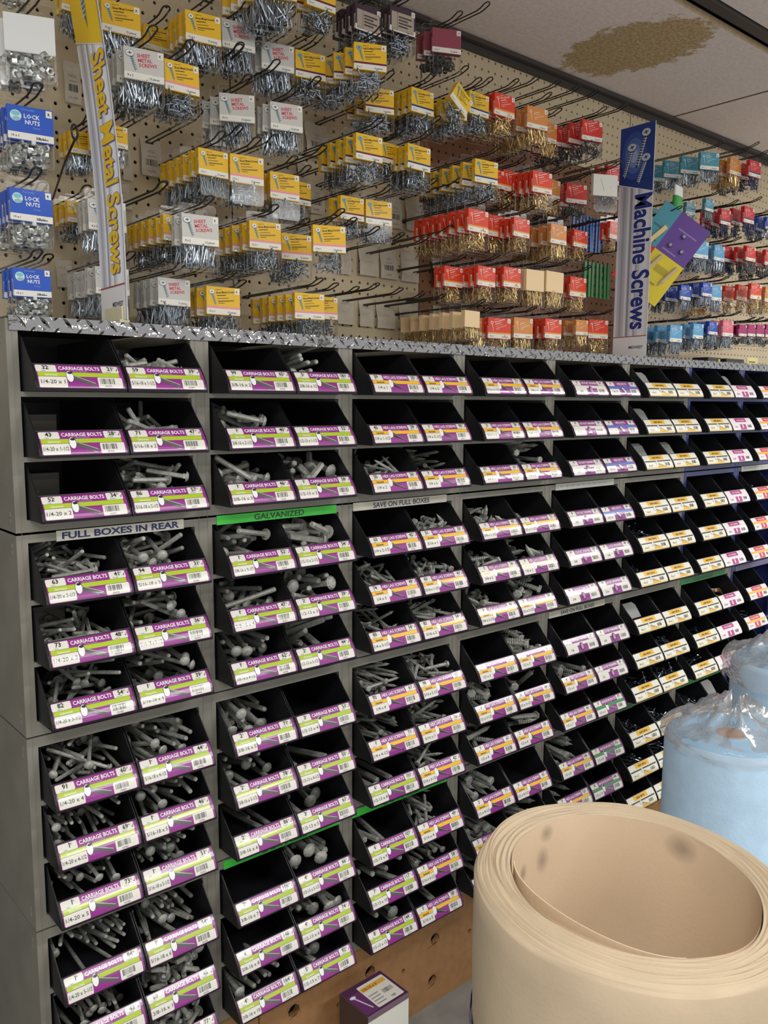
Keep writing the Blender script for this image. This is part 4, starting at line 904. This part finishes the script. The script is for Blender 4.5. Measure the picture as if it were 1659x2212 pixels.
# ------------------------------------------------------------------ upright category signs
def sign(name, x, base_z, h_, w_, fn3, kind, label):
    global FINE
    FINE = 4
    mb = MB(); n = 24
    f = lambda a, b, l: fn3(a, b, l * .0003)
    P_ = Print(mb, f, rows=n)
    # board body
    for l, off in ((-4, 0), (-10, 0)):
        vs = []; fs = []
        for i in range(n + 1): vs += [f(0, h_ * i / n, l), f(w_, h_ * i / n, l)]
        mb.add(vs, [(2 * i, 2 * i + 1, 2 * i + 3, 2 * i + 2) for i in range(n)], (214, 214, 212))
    for a in (0, w_):
        vs = []
        for i in range(n + 1): vs += [f(a, h_ * i / n, -4), f(a, h_ * i / n, -10)]
        mb.add(vs, [(2 * i, 2 * i + 1, 2 * i + 3, 2 * i + 2) for i in range(n)], (190, 190, 190))
    mb.add([f(0, h_, -4), f(w_, h_, -4), f(w_, h_, -10), f(0, h_, -10)], [(0, 1, 2, 3)], (200, 200, 200))
    top = h_ * (.735 if kind == 'machine' else .71); sl = w_ * .30
    P_.rect(0, 0, w_, h_, (206, 208, 214), 0)
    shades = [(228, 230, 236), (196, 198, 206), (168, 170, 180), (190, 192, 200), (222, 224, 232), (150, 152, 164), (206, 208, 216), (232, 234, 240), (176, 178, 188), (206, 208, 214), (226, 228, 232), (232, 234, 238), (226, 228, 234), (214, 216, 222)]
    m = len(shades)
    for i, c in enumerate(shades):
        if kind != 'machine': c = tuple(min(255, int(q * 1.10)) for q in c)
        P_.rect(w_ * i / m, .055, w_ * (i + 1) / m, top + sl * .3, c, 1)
    P_.rows = 2
    P_.rect(0, 0, w_, .052, (236, 236, 236), 1); P_.bar(0, .053, w_, .055, .0018, (170, 30, 40), 2)
    P_.text('MIDWEST', w_ * .70, .022, .0100, (40, 40, 84), 'c', layer=2, fit=w_ * .42)
    c0 = (28, 58, 132) if kind == 'machine' else (246, 206, 30)
    N_ = 8; ys = [top + (h_ - top) * i / N_ for i in range(N_ + 1)]
    P_.poly([(0, top + sl * .5), (w_, top - sl * .5), (w_, top + .02), (0, top + .02)], c0, 3); P_.strips([top + .02] + ys[1:], [(0, w_)] * (N_ + 1), c0, 3)
    P_.bar(0, top + sl * .5, w_, top - sl * .5, .0016, (236, 236, 240), 4)
    if kind == 'machine':
        for q, cc in ((.060, (46, 78, 150)), (.045, (74, 104, 170)), (.030, (112, 138, 190)), (.018, (150, 170, 208))): P_.ellipse(w_ * .42, top + .082, q * .62, q, cc, 3.5 + (.06 - q) * 10, 14)
        for (hx, hy, tx, ty) in ((.76, .128, .52, .050), (.36, .098, .14, .030), (.78, .066, .56, -.008 + .018)):
            hx *= w_; tx *= w_; hy += top; ty += top
            P_.bar(hx, hy, tx, ty, .0125, (44, 54, 84), 5, .0095)
            for q in range(11):
                f1 = .12 + q * .078; mx_, my_ = hx + (tx - hx) * f1, hy + (ty - hy) * f1; P_.bar(mx_ - .0050, my_ + .001, mx_ + .0050, my_ - .001, .0026, (176, 186, 204), 6)
            P_.bar(hx + .003, hy, tx + .003, ty, .0015, (224, 230, 240), 7)
            P_.ellipse(hx, hy + .004, .0135, .0105, (40, 48, 76), 7, 12); P_.ellipse(hx, hy + .0055, .0128, .0095, (186, 196, 212), 8, 12); P_.bar(hx - .006, hy + .004, hx + .006, hy + .008, .0022, (24, 28, 44), 9); P_.bar(hx - .002, hy + .0105, hx + .002, hy + .001, .0022, (24, 28, 44), 9)
        tcol, scol = (30, 52, 128), (238, 240, 246)
        txt = 'Machine Screws'
    else:
        P_.bar(w_ * .5, h_ - .002, w_ * .52, top + .055, .0125, (96, 112, 150), 5, .011); P_.bar(w_ * .52, top + .056, w_ * .56, top + .022, .011, (96, 112, 150), 5, .0006)
        for q in range(14): P_.bar(w_ * .44, top + .040 + q * .0075, w_ * .60, top + .043 + q * .0075, .0022, (206, 214, 230), 6)
        tcol, scol = (248, 204, 24), (104, 92, 160)
        txt = 'Sheet Metal Screws'
    y1 = top - .018; fit = y1 - .072
    for off, c_, ly in (((-.0012, .0012), scol, 4), ((.0012, -.0014), scol, 4.3), ((0, 0), tcol, 6)):
        vs, fs, wd = text_tris(txt, .026); s_ = fit / wd; hh = w_ * .50
        vv = [(w_ * .52 + b * hh / .73 + off[0], y1 - a * s_ + off[1]) for a, b in vs]
        # thicken by using two slightly shifted copies
        for dx in (0, .0006): P_.mb.add([f(p[0] + dx, p[1], ly + dx * 200) for p in vv], fs, c_)
    o = mb.build(name, M_sign); return tag(o, label, 'sign')
def f_machine(a, b, l): return (1.612 - l, .103 - a, ZR + .0055 + b + .012 * 0)
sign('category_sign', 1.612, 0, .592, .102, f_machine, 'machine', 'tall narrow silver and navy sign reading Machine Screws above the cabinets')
def f_sheet(a, b, l):
    t = b / .5; q = t * t * .045 + t * .012
    return (.182 - l - t * .012 + .006 * math.sin(3.1 * t), .094 - a + q * .9 + .004, ZR + .010 + b)
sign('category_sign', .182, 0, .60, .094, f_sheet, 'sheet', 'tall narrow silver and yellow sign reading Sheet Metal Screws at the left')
mb = MB(); mb.box(.174, .010, ZR + .0046, .190, .075, ZR + .0098, (214, 206, 170)); mb.box(.178, .0102, ZR + .0098, .1805, .075, ZR + .030, (222, 214, 180)); mb.box(.1862, .0102, ZR + .0098, .1885, .075, ZR + .030, (222, 214, 180))
tag(mb.build('sign_foot', M_sign), 'small cream plastic foot clip under the sheet metal screws sign', 'clip')
mb = MB(); mb.box(1.606, .010, ZR + .0046, 1.622, .085, ZR + .0056, (200, 200, 200)); tag(mb.build('sign_foot', M_sign), 'thin grey foot plate under the machine screws sign', 'clip')
# ring ended rods holding the signs
def ring_rod(p0, p1, R, label):
    mb = MB(); p0, p1 = Vector(p0), Vector(p1); mb.tube([p0, p0.lerp(p1, .6), p1 + Vector((0, 0, -R))], .0018, 6)
    mb.tube([p1 + Vector((R * .55 * math.cos(t * math.pi / 8), R * .55 * math.cos(t * math.pi / 8) * .6, R * math.sin(t * math.pi / 8))) for t in range(16)], .0018, 6, closed=True)
    return tag(mb.build('ring_rod', M_wire, smooth=True, colour=False), label, 'wire rod')
ring_rod((.205, YB, ZR + .2525), (.142, .08, ZR + .296), .011, 'dark wire rod with a ring end touching the sheet metal screws sign')
ring_rod((1.66, YB, ZR + .285), (1.588, .088, ZR + .294), .012, 'dark wire rod with a ring end beside the machine screws sign')

# ------------------------------------------------------------------ odd things hanging beyond the machine screws sign
def slat_rack(x0, x1, z0, z1, y, col, n, label):
    root = empty('slatted_panel', ((x0 + x1) / 2, y, ZR + z1)); tag(root, label, 'plastic panel')
    m = mat('slat_plastic', col, .35)
    w_ = (x1 - x0) / n; h_ = z1 - z0
    mb = MB(); mb.box(-w_ * .28, -.004, -h_, w_ * .28, .0, 0); me = mb.mesh('slat', m, colour=False)
    for i in range(n): link('slat', me, root, (x0 + w_ * (i + .5) - (x0 + x1) / 2, -.001 * (i % 2), 0), (0, random.uniform(-.04, .04), 0))
    mb = MB(); mb.box(-(x1 - x0) / 2, .0001, -.003, (x1 - x0) / 2, .004, .003); me = mb.mesh('rail', m, colour=False)
    for q in (.12, .38, .64, .9): link('rail', me, root, (0, 0, -h_ * q))
slat_rack(1.63, 1.80, .318, .415, .27, (30, 88, 170), 11, 'blue slatted plastic strips hanging behind the machine screws sign')
slat_rack(1.69, 1.82, .190, .290, .27, (34, 130, 60), 7, 'green slatted plastic strips hanging low behind the machine screws sign')
# colour quartered sample board with hardware on it
root = empty('sample_board', (1.768, .085, ZR + .312), (0, .62, -.80)); tag(root, 'teal purple red and yellow sample board with small hardware, hanging tilted', 'sample board')
mb = MB(); q = .098
for (x0, x1, z0, z1, c) in ((-q * .55, 0, 0.0003, q * 1.2, (70, 150, 170)), (0, q, 0.0003, q * 1.2, (98, 62, 150)), (-q * .55, 0, -q * 1.3, 0, (206, 44, 44)), (0, q, -q * 1.3, 0, (226, 206, 40))):
    mb.box(x0 + (0.0003 if x0 else 0), 0, z0, x1, .004, z1, c)
P_ = Print(mb, lambda a, b, l: (a, -l * .0003, b))
P_.rect(-.050, .012, -.012, .018, (40, 70, 90), 1); P_.rect(-.045, .05, -.02, .054, (50, 90, 110), 1); P_.rect(.02, .075, .08, .079, (150, 120, 190), 1); P_.rect(.015, .010, .06, .014, (150, 120, 190), 1); P_.rect(.03, -.05, .07, -.03, (180, 166, 40), 1); P_.rect(.03, -.085, .06, -.079, (170, 152, 34), 1)
mb.build('panel', M_card, root)
for (x, z, a) in ((.028, .028, 0), (.065, .030, .3), (.045, .066, .5)):
    mb = MB(); mb.lathe([(0, -.009), (.005, -.009), (.007, -.006), (.007, 0)], 6, M=Matrix.Rotation(-math.pi / 2, 4, 'X')); mb.build('sample_nut', M_brass, root, (x, -.0095, z), (0, a, 0), colour=False) if False else link('sample_nut', mb.mesh('sample_nut', M_zinc, colour=False), root, (x, -.0001, z), (0, 0, 0))
for (x, z, a) in ((.02, -.04, .2), (.075, -.045, .2)):
    mb = MB(); mb.tube([(0, -.006, .034), (0, -.006, -.02), (0, -.006, -.036)], [.005, .005, .0004], 8); link('sample_anchor', mb.mesh('sample_anchor', M_peg, colour=False), root, (x, 0, z), (0, a, 0))
mb = MB(); mb.box(-.006, -.006, -.032, .006, -.0002, .032); link('sample_hinge', mb.mesh('sample_hinge', M_brass, colour=False), root, (-.018, 0, .030), (0, .25, 0))
hp = root.matrix_basis @ Vector((-.02, .003, .104))
hook(hp.x, hp.z - ZR, hp.y - .03, 'black wire hook that the colour sample board hangs from')
# red cord loop and small knob, green tube
mb = MB(); mb.tube([(1.640, .052, ZR + .47), (1.652, .040, ZR + .44), (1.655, .038, ZR + .40), (1.646, .04, ZR + .35), (1.640, .045, ZR + .31)], .002, 6)
tag(mb.build('red_cord', mat('red_cord', (214, 40, 52), .5), smooth=True, colour=False), 'red cord hanging just right of the machine screws sign', 'cord')
root = empty('glue_tube', (1.90, .10, ZR + .50), (0, .12, 0)); tag(root, 'white and green squeeze tube hanging behind the sample board', 'tube')
mb = MB()
vs = []; fs = []
for i, (hw, dp, z) in enumerate(((.022, .001, 0), (.022, .008, -.03), (.021, .012, -.07), (.018, .012, -.10), (.008, .008, -.108))):
    for k in range(12): vs.append((hw * math.cos(k * math.pi / 6), dp * math.sin(k * math.pi / 6), z))
for i in range(4):
    for k in range(12): fs.append((i * 12 + k, i * 12 + (k + 1) % 12, (i + 1) * 12 + (k + 1) % 12, (i + 1) * 12 + k))
for i, f in enumerate(fs):
    pass
mb.add(vs, fs[:12], (228, 234, 228)); mb.add(vs, fs[12:36], (50, 160, 70)); mb.add(vs, fs[36:], (228, 234, 228)); mb.build('tube_body', M_card, root, smooth=True)
mb = MB(); mb.lathe([(0, -.124), (.006, -.124), (.007, -.108), (.007, -.106)], 10); mb.build('cap', mat('green_cap', (40, 150, 60), .4), root, colour=False)
# dark little cartons standing on the cabinets at the right
for (x, w_, c, lb) in ((2.03, .075, (38, 34, 34), 'small dark carton with a yellow dot on the cabinets'), (2.14, .11, (44, 38, 36), 'dark flat carton on the cabinets at the right')):
    mb = MB(); mb.box(0, 0, 0, w_, .05, .021, c); P_ = Print(mb, lambda a, b, l: (a, -l * .0003, b)); P_.rect(w_ - .014, .006, w_ - .005, .017, (226, 206, 50) if x < 2.1 else (84, 76, 70), 1); P_.rect(.01, .008, w_ * .6, .012, (70, 64, 62), 1)
    tag(mb.build('dark_carton', M_card, loc=(x, .055, ZR + .0001)), lb, 'box')
mb = MB(); mb.box(0, 0, 0, .075, .0015, .030, (200, 196, 184)); P_ = Print(mb, lambda a, b, l: (a, -l * .0003, b)); P_.rect(.006, .004, .069, .026, (232, 214, 120), 1); P_.rect(.014, .012, .056, .017, (130, 120, 80), 2)
tag(mb.build('price_ticket', M_card, loc=(2.26, .051, ZR + .0001)), 'yellow and white price ticket standing on the cabinets at far right', 'price ticket')

# ------------------------------------------------------------------ the big kraft paper roll in front
def hull_noise(k, a): return .0012 * math.sin(3 * a + k) + .0008 * math.sin(7 * a + 2.1 * k)
rc = (.2275, -.897); R_in, R_out, ZT = .1035, .1375, ZR - .525
root = empty('kraft_paper_roll', (rc[0], rc[1], 0)); tag(root, 'big standing roll of kraft paper with an open centre, in the foreground', 'paper roll')
def tiltz(x, y): return .05 * y - .006 * x
def rings(radii, z0, z1, n=96, nz=3):
    pass
mb = MB(); n = 128
turns = 15; prof = []
for i in range(turns * 3):
    rr = R_in + .0015 + (R_out - R_in - .0015) * i / (turns * 3 - 1)
    prof.append((rr, -.0012 if i % 3 == 0 else (0 if i % 3 == 1 else -.0003)))
lift = random.Random(5); lv = [lift.uniform(-.0012, .0012) for _ in range(turns + 1)]
vs = []; fs = []
for i, (rr, dz) in enumerate(prof):
    edge = max(0, (i / len(prof) - .80) / .20); dz -= .010 * edge ** 2
    for k in range(n):
        a = 2 * math.pi * k / n; r_ = rr + hull_noise(i * .12, a)
        x_, y_ = r_ * math.cos(a), r_ * math.sin(a); vs.append((x_, y_, ZT + dz + lv[i // 3] + tiltz(x_, y_) + .0008 * math.sin(5 * a + i)))
m_ = len(prof)
for (z_, rr) in ((ZT - .03, R_out + .0005), (ZT - .09, R_out + .0008), (ZT - .13, R_out), (.002, R_out)):
    for k in range(n):
        a = 2 * math.pi * k / n; r_ = rr + hull_noise(9, a); vs.append((r_ * math.cos(a), r_ * math.sin(a), z_ + (tiltz(r_ * math.cos(a), r_ * math.sin(a)) if z_ > .5 else 0)))
for i in range(m_ + 3):
    for k in range(n): fs.append((i * n + k, i * n + (k + 1) % n, (i + 1) * n + (k + 1) % n, (i + 1) * n + k))
mb.add(vs, fs); mb.build('rolled_layers', M_kraft, root, smooth=True, colour=False)
mb = MB(); vs = []; fs = []
for j, z_ in enumerate((ZT + .0004, ZT - .15, ZT - .4, .003)):
    for k in range(n):
        a = 2 * math.pi * k / n; r_ = R_in + .0010 + hull_noise(.3, a); vs.append((r_ * math.cos(a), r_ * math.sin(a), z_ + (tiltz(r_ * math.cos(a), r_ * math.sin(a)) if j < 3 else 0)))
for j, z_ in enumerate((.003, ZT - .4, ZT - .15, ZT - .0012)):
    for k in range(n):
        a = 2 * math.pi * k / n; r_ = R_in + .0024 + hull_noise(.3, a); vs.append((r_ * math.cos(a), r_ * math.sin(a), z_ + (tiltz(r_ * math.cos(a), r_ * math.sin(a)) if j > 0 else 0)))
for i in range(7):
    for k in range(n): fs.append((i * n + k, i * n + (k + 1) % n, (i + 1) * n + (k + 1) % n, (i + 1) * n + k))
mb.add(vs, fs)
M_inner = mat('inner_kraft_layer', (214, 191, 162), .8, noise=.04, scale=14, bump=.1, bscale=260)
nt = M_inner.node_tree; N = nt.nodes; L = nt.links; b_ = N['Principled BSDF']; old = b_.inputs['Base Color'].links[0].from_socket
tc = N.new('ShaderNodeTexCoord'); last = old
for (cx_, cy_, cz_, sx_, sz_) in ((.0099, .104, ZT - .004, .008, .008), (.0046, .104, ZT - .030, .008, .012), (.1035, .014, ZT - .016, .014, .012), (-.025, .101, ZT - .032, .006, .008)):
    sb = N.new('ShaderNodeVectorMath'); sb.operation = 'SUBTRACT'; sb.inputs[1].default_value = (cx_, cy_, cz_); L.new(tc.outputs['Object'], sb.inputs[0])
    ml = N.new('ShaderNodeVectorMath'); ml.operation = 'MULTIPLY'; ml.inputs[1].default_value = (1 / sx_, 1 / sx_, 1 / sz_); L.new(sb.outputs[0], ml.inputs[0])
    ln = N.new('ShaderNodeVectorMath'); ln.operation = 'LENGTH'; L.new(ml.outputs[0], ln.inputs[0])
    mr = N.new('ShaderNodeMapRange'); mr.inputs[1].default_value = .3; mr.inputs[2].default_value = 1.3; mr.inputs[3].default_value = .55; mr.inputs[4].default_value = 0; L.new(ln.outputs['Value'], mr.inputs[0])
    mx = N.new('ShaderNodeMix'); mx.data_type = 'RGBA'; L.new(mr.outputs[0], mx.inputs[0]); L.new(last, mx.inputs[6]); mx.inputs[7].default_value = (*srgb((120, 106, 92)), 1); last = mx.outputs[2]
L.new(last, b_.inputs['Base Color'])
o = mb.build('inner_layer', M_inner, root, smooth=True, colour=False); o['label'] = 'smooth tan innermost layer with grey smudges'
# loose inner ply that has pulled away along a chord
mb = MB(); A0, A1 = math.radians(128), math.radians(236); pa = Vector((R_in * math.cos(A0), R_in * math.sin(A0), 0)); pb = Vector((R_in * math.cos(A1), R_in * math.sin(A1), 0)); vs = []
nn = 24
for i in range(nn + 1):
    t = i / nn; a = A0 + (A1 - A0) * t; arc = Vector((R_in * math.cos(a), R_in * math.sin(a), 0)); ch = pa.lerp(pb, t); p = arc.lerp(ch, .30 * max(0, math.sin(math.pi * t)) ** .6) * .985
    for z_, th in ((ZT - .0005, 0), (ZT - .0005, .0010), (ZT - .40, 0), (ZT - .40, .001)):
        q_ = p * (1 + th / R_in); vs.append((q_.x, q_.y, z_ + tiltz(q_.x, q_.y)))
fs = []
for i in range(nn):
    a = 4 * i; fs += [(a, a + 4, a + 5, a + 1), (a, a + 2, a + 6, a + 4), (a + 1, a + 5, a + 7, a + 3)]
mb.add(vs, fs); mb.build('loose_ply', M_inner, root, smooth=False, colour=False)
mb = MB()
def wallband(z0, z1, R, a0, a1, nn=64, th=.0004):
    vs = []
    for i in range(nn + 1):
        a = a0 + (a1 - a0) * i / nn
        for z_ in (z0, z1):
            r_ = R + hull_noise(9, a); vs.append((r_ * math.cos(a), r_ * math.sin(a), z_ + .012 * math.sin(a * 2)))
    return vs, [(2 * i, 2 * i + 1, 2 * i + 3, 2 * i + 2) for i in range(nn)]
vs, fs = wallband(ZT - .145, ZT - .128, R_out + .0016, 0, 2 * math.pi); mb.add(vs, fs); mb.build('blue_band', mat('blue_tape', (66, 84, 176), .4), root, smooth=True, colour=False)
mb = MB(); vs, fs = wallband(.01, ZT - .140, R_out + .0026, 0, 2 * math.pi); mb.add(vs, fs); mb.build('plastic_sleeve', clear_mat('hazy_sleeve_film', gloss=.12, rough=.2, milky=.35, bump=.6), root, smooth=True, colour=False)
mb = MB(); a = math.radians(188); r_ = R_out + .004
mb.box(-.002, -.006, -.008, .004, .006, .008); mb.build('white_tab', M_print, root, (r_ * math.cos(a), r_ * math.sin(a), ZT - .135), (0, 0, a))

# ------------------------------------------------------------------ pale blue rolls under crinkled film
M_bluer = mat('pale_blue_nonwoven', (184, 214, 238), .85, noise=.07, scale=26, bump=.3, bscale=180)
M_bluet = mat('blue_roll_end', (136, 194, 232), .85, noise=.06, scale=40, bump=.3, bscale=300)
M_core = mat('brown_core', (170, 122, 76), .8)
def blue_roll(x, y, R, zt, label):
    root = empty('blue_wipe_roll', (x, y, 0)); tag(root, label, 'wipe roll')
    mb = MB(); prof = [(R, .001), (R, zt - .012), (R - .003, zt - .004), (R - .010, zt)]; mb.lathe(prof, 72); mb.build('outer_wrap', M_bluer, root, smooth=True, colour=False)
    mb = MB(); pr = []
    q = R - .010
    while q > .026: pr += [(q, zt), (q - .0015, zt + .0012), (q - .004, zt + .0004)]; q -= .006
    mb.lathe(pr, 72); mb.build('roll_end', M_bluet, root, smooth=True, colour=False)
    mb = MB(); mb.lathe([(.0275, zt - .0005), (.0275, zt - .12), (.022, zt - .12), (.022, zt + .002), (.0275, zt + .002), (.0275, zt - .0005)], 40); mb.build('core', M_core, root, smooth=True, colour=False)
    return root
blue_roll(1.066, -.565, .118, ZR - .715, 'pale blue rolled wipes standing behind the kraft paper roll')
blue_roll(1.44, -.500, .120, ZR - .665, 'second pale blue roll behind the first, at the right edge')
def film(cx_, cy_, zt, R, seed, hgt, drop, label):
    g = np.random.default_rng(seed); n1, n2 = 56, 26; vs = []; fs = []
    ph = g.uniform(0, 6.28, 12)
    for i in range(n2 + 1):
        t = i / n2
        for k in range(n1):
            a = 2 * math.pi * k / n1
            cr = .26 * math.sin(5 * a + ph[0] + 5 * t) + .3 * math.sin(9 * a + ph[1] - 7 * t) + .2 * math.sin(17 * a + ph[2] + 11 * t) + .25 * math.sin(23 * a + 19 * t + ph[4]) + .12 * g.normal(0, .5)
            if t < .55: r_ = R * (.10 + .93 * (t / .55) ** .8) * (1 + .10 * cr * (1 - t)); z_ = zt + hgt * (1 - (t / .55)) ** 1.2 * (.75 + .5 * cr) + .010 + .010 * abs(cr)
            else: u = (t - .55) / .45; r_ = R * 1.03 + .006 + .006 * cr * u + .004 * abs(cr); z_ = zt + .008 * (1 - u) - drop * u * (1 + .35 * math.sin(3 * a + ph[3]))
            vs.append((cx_ + r_ * math.cos(a), cy_ + r_ * math.sin(a), z_))
    for i in range(n2):
        for k in range(n1): fs.append((i * n1 + k, i * n1 + (k + 1) % n1, (i + 1) * n1 + (k + 1) % n1, (i + 1) * n1 + k))
    mb = MB(); mb.add(vs, fs); return tag(mb.build('crinkled_film', M_film, smooth=True, colour=False), label, 'plastic film')
film(1.075, -.565, ZR - .715, .118, 3, .055, .014, 'crinkled clear plastic film bunched on the nearer pale blue roll')
film(1.42, -.500, ZR - .665, .118, 8, .060, .03, 'crinkled clear plastic film bunched on the farther pale blue roll')

# ------------------------------------------------------------------ product carton on the floor
root = empty('bolt_carton', (.625, -.074, 0), (0, 0, .02)); tag(root, 'small white and purple labelled bolt carton standing on the floor against the base', 'box')
hx, hy, H_ = .054, .044, ZR - 1.30
mb = MB(); mb.box(-hx, -hy, .001, hx, hy, H_, (226, 224, 214)); mb.box(-hx - .0006, -hy, .001, -hx - .0001, hy, H_, (70, 54, 50)); mb.box(-hx, -hy - .0006, H_ - .012, hx, -hy - .0001, H_, (120, 96, 110))
mb.build('carton_body', M_card, root)
mb = MB(); P_ = Print(mb, lambda a, b, l: (-hx + a, -hy + b, H_ + .0002 + l * .0002))
w_, h_ = 2 * hx, 2 * hy
P_.rect(0, 0, w_, h_, (78, 40, 78), 0); P_.rect(.002, .004, .034, h_ - .02, (104, 50, 104), 1); P_.rect(.034, .006, w_ - .006, h_ - .010, (226, 222, 212), 1, r=.003)
P_.rect(.036, h_ - .030, w_ - .010, h_ - .018, (224, 170, 60), 2); P_.text('1/2-13 x 3', .040, h_ - .028, .009, (120, 80, 30), layer=3); P_.barcode(.070, .030, .096, .042, 4, (80, 78, 76), 2, 10)
for q in range(4): P_.rect(.038, .014 + q * .009, .062, .017 + q * .009, (150, 146, 140), 2)
P_.bar(.012, .058, .026, .014, .004, (206, 196, 206), 2, .003); P_.ellipse(.011, .060, .007, .004, (236, 230, 236), 3)
P_.text('100', .075, .012, .008, (90, 88, 86), layer=2)
mb.build('top_label', M_card, root)['label'] = 'purple and white label with an orange bar'
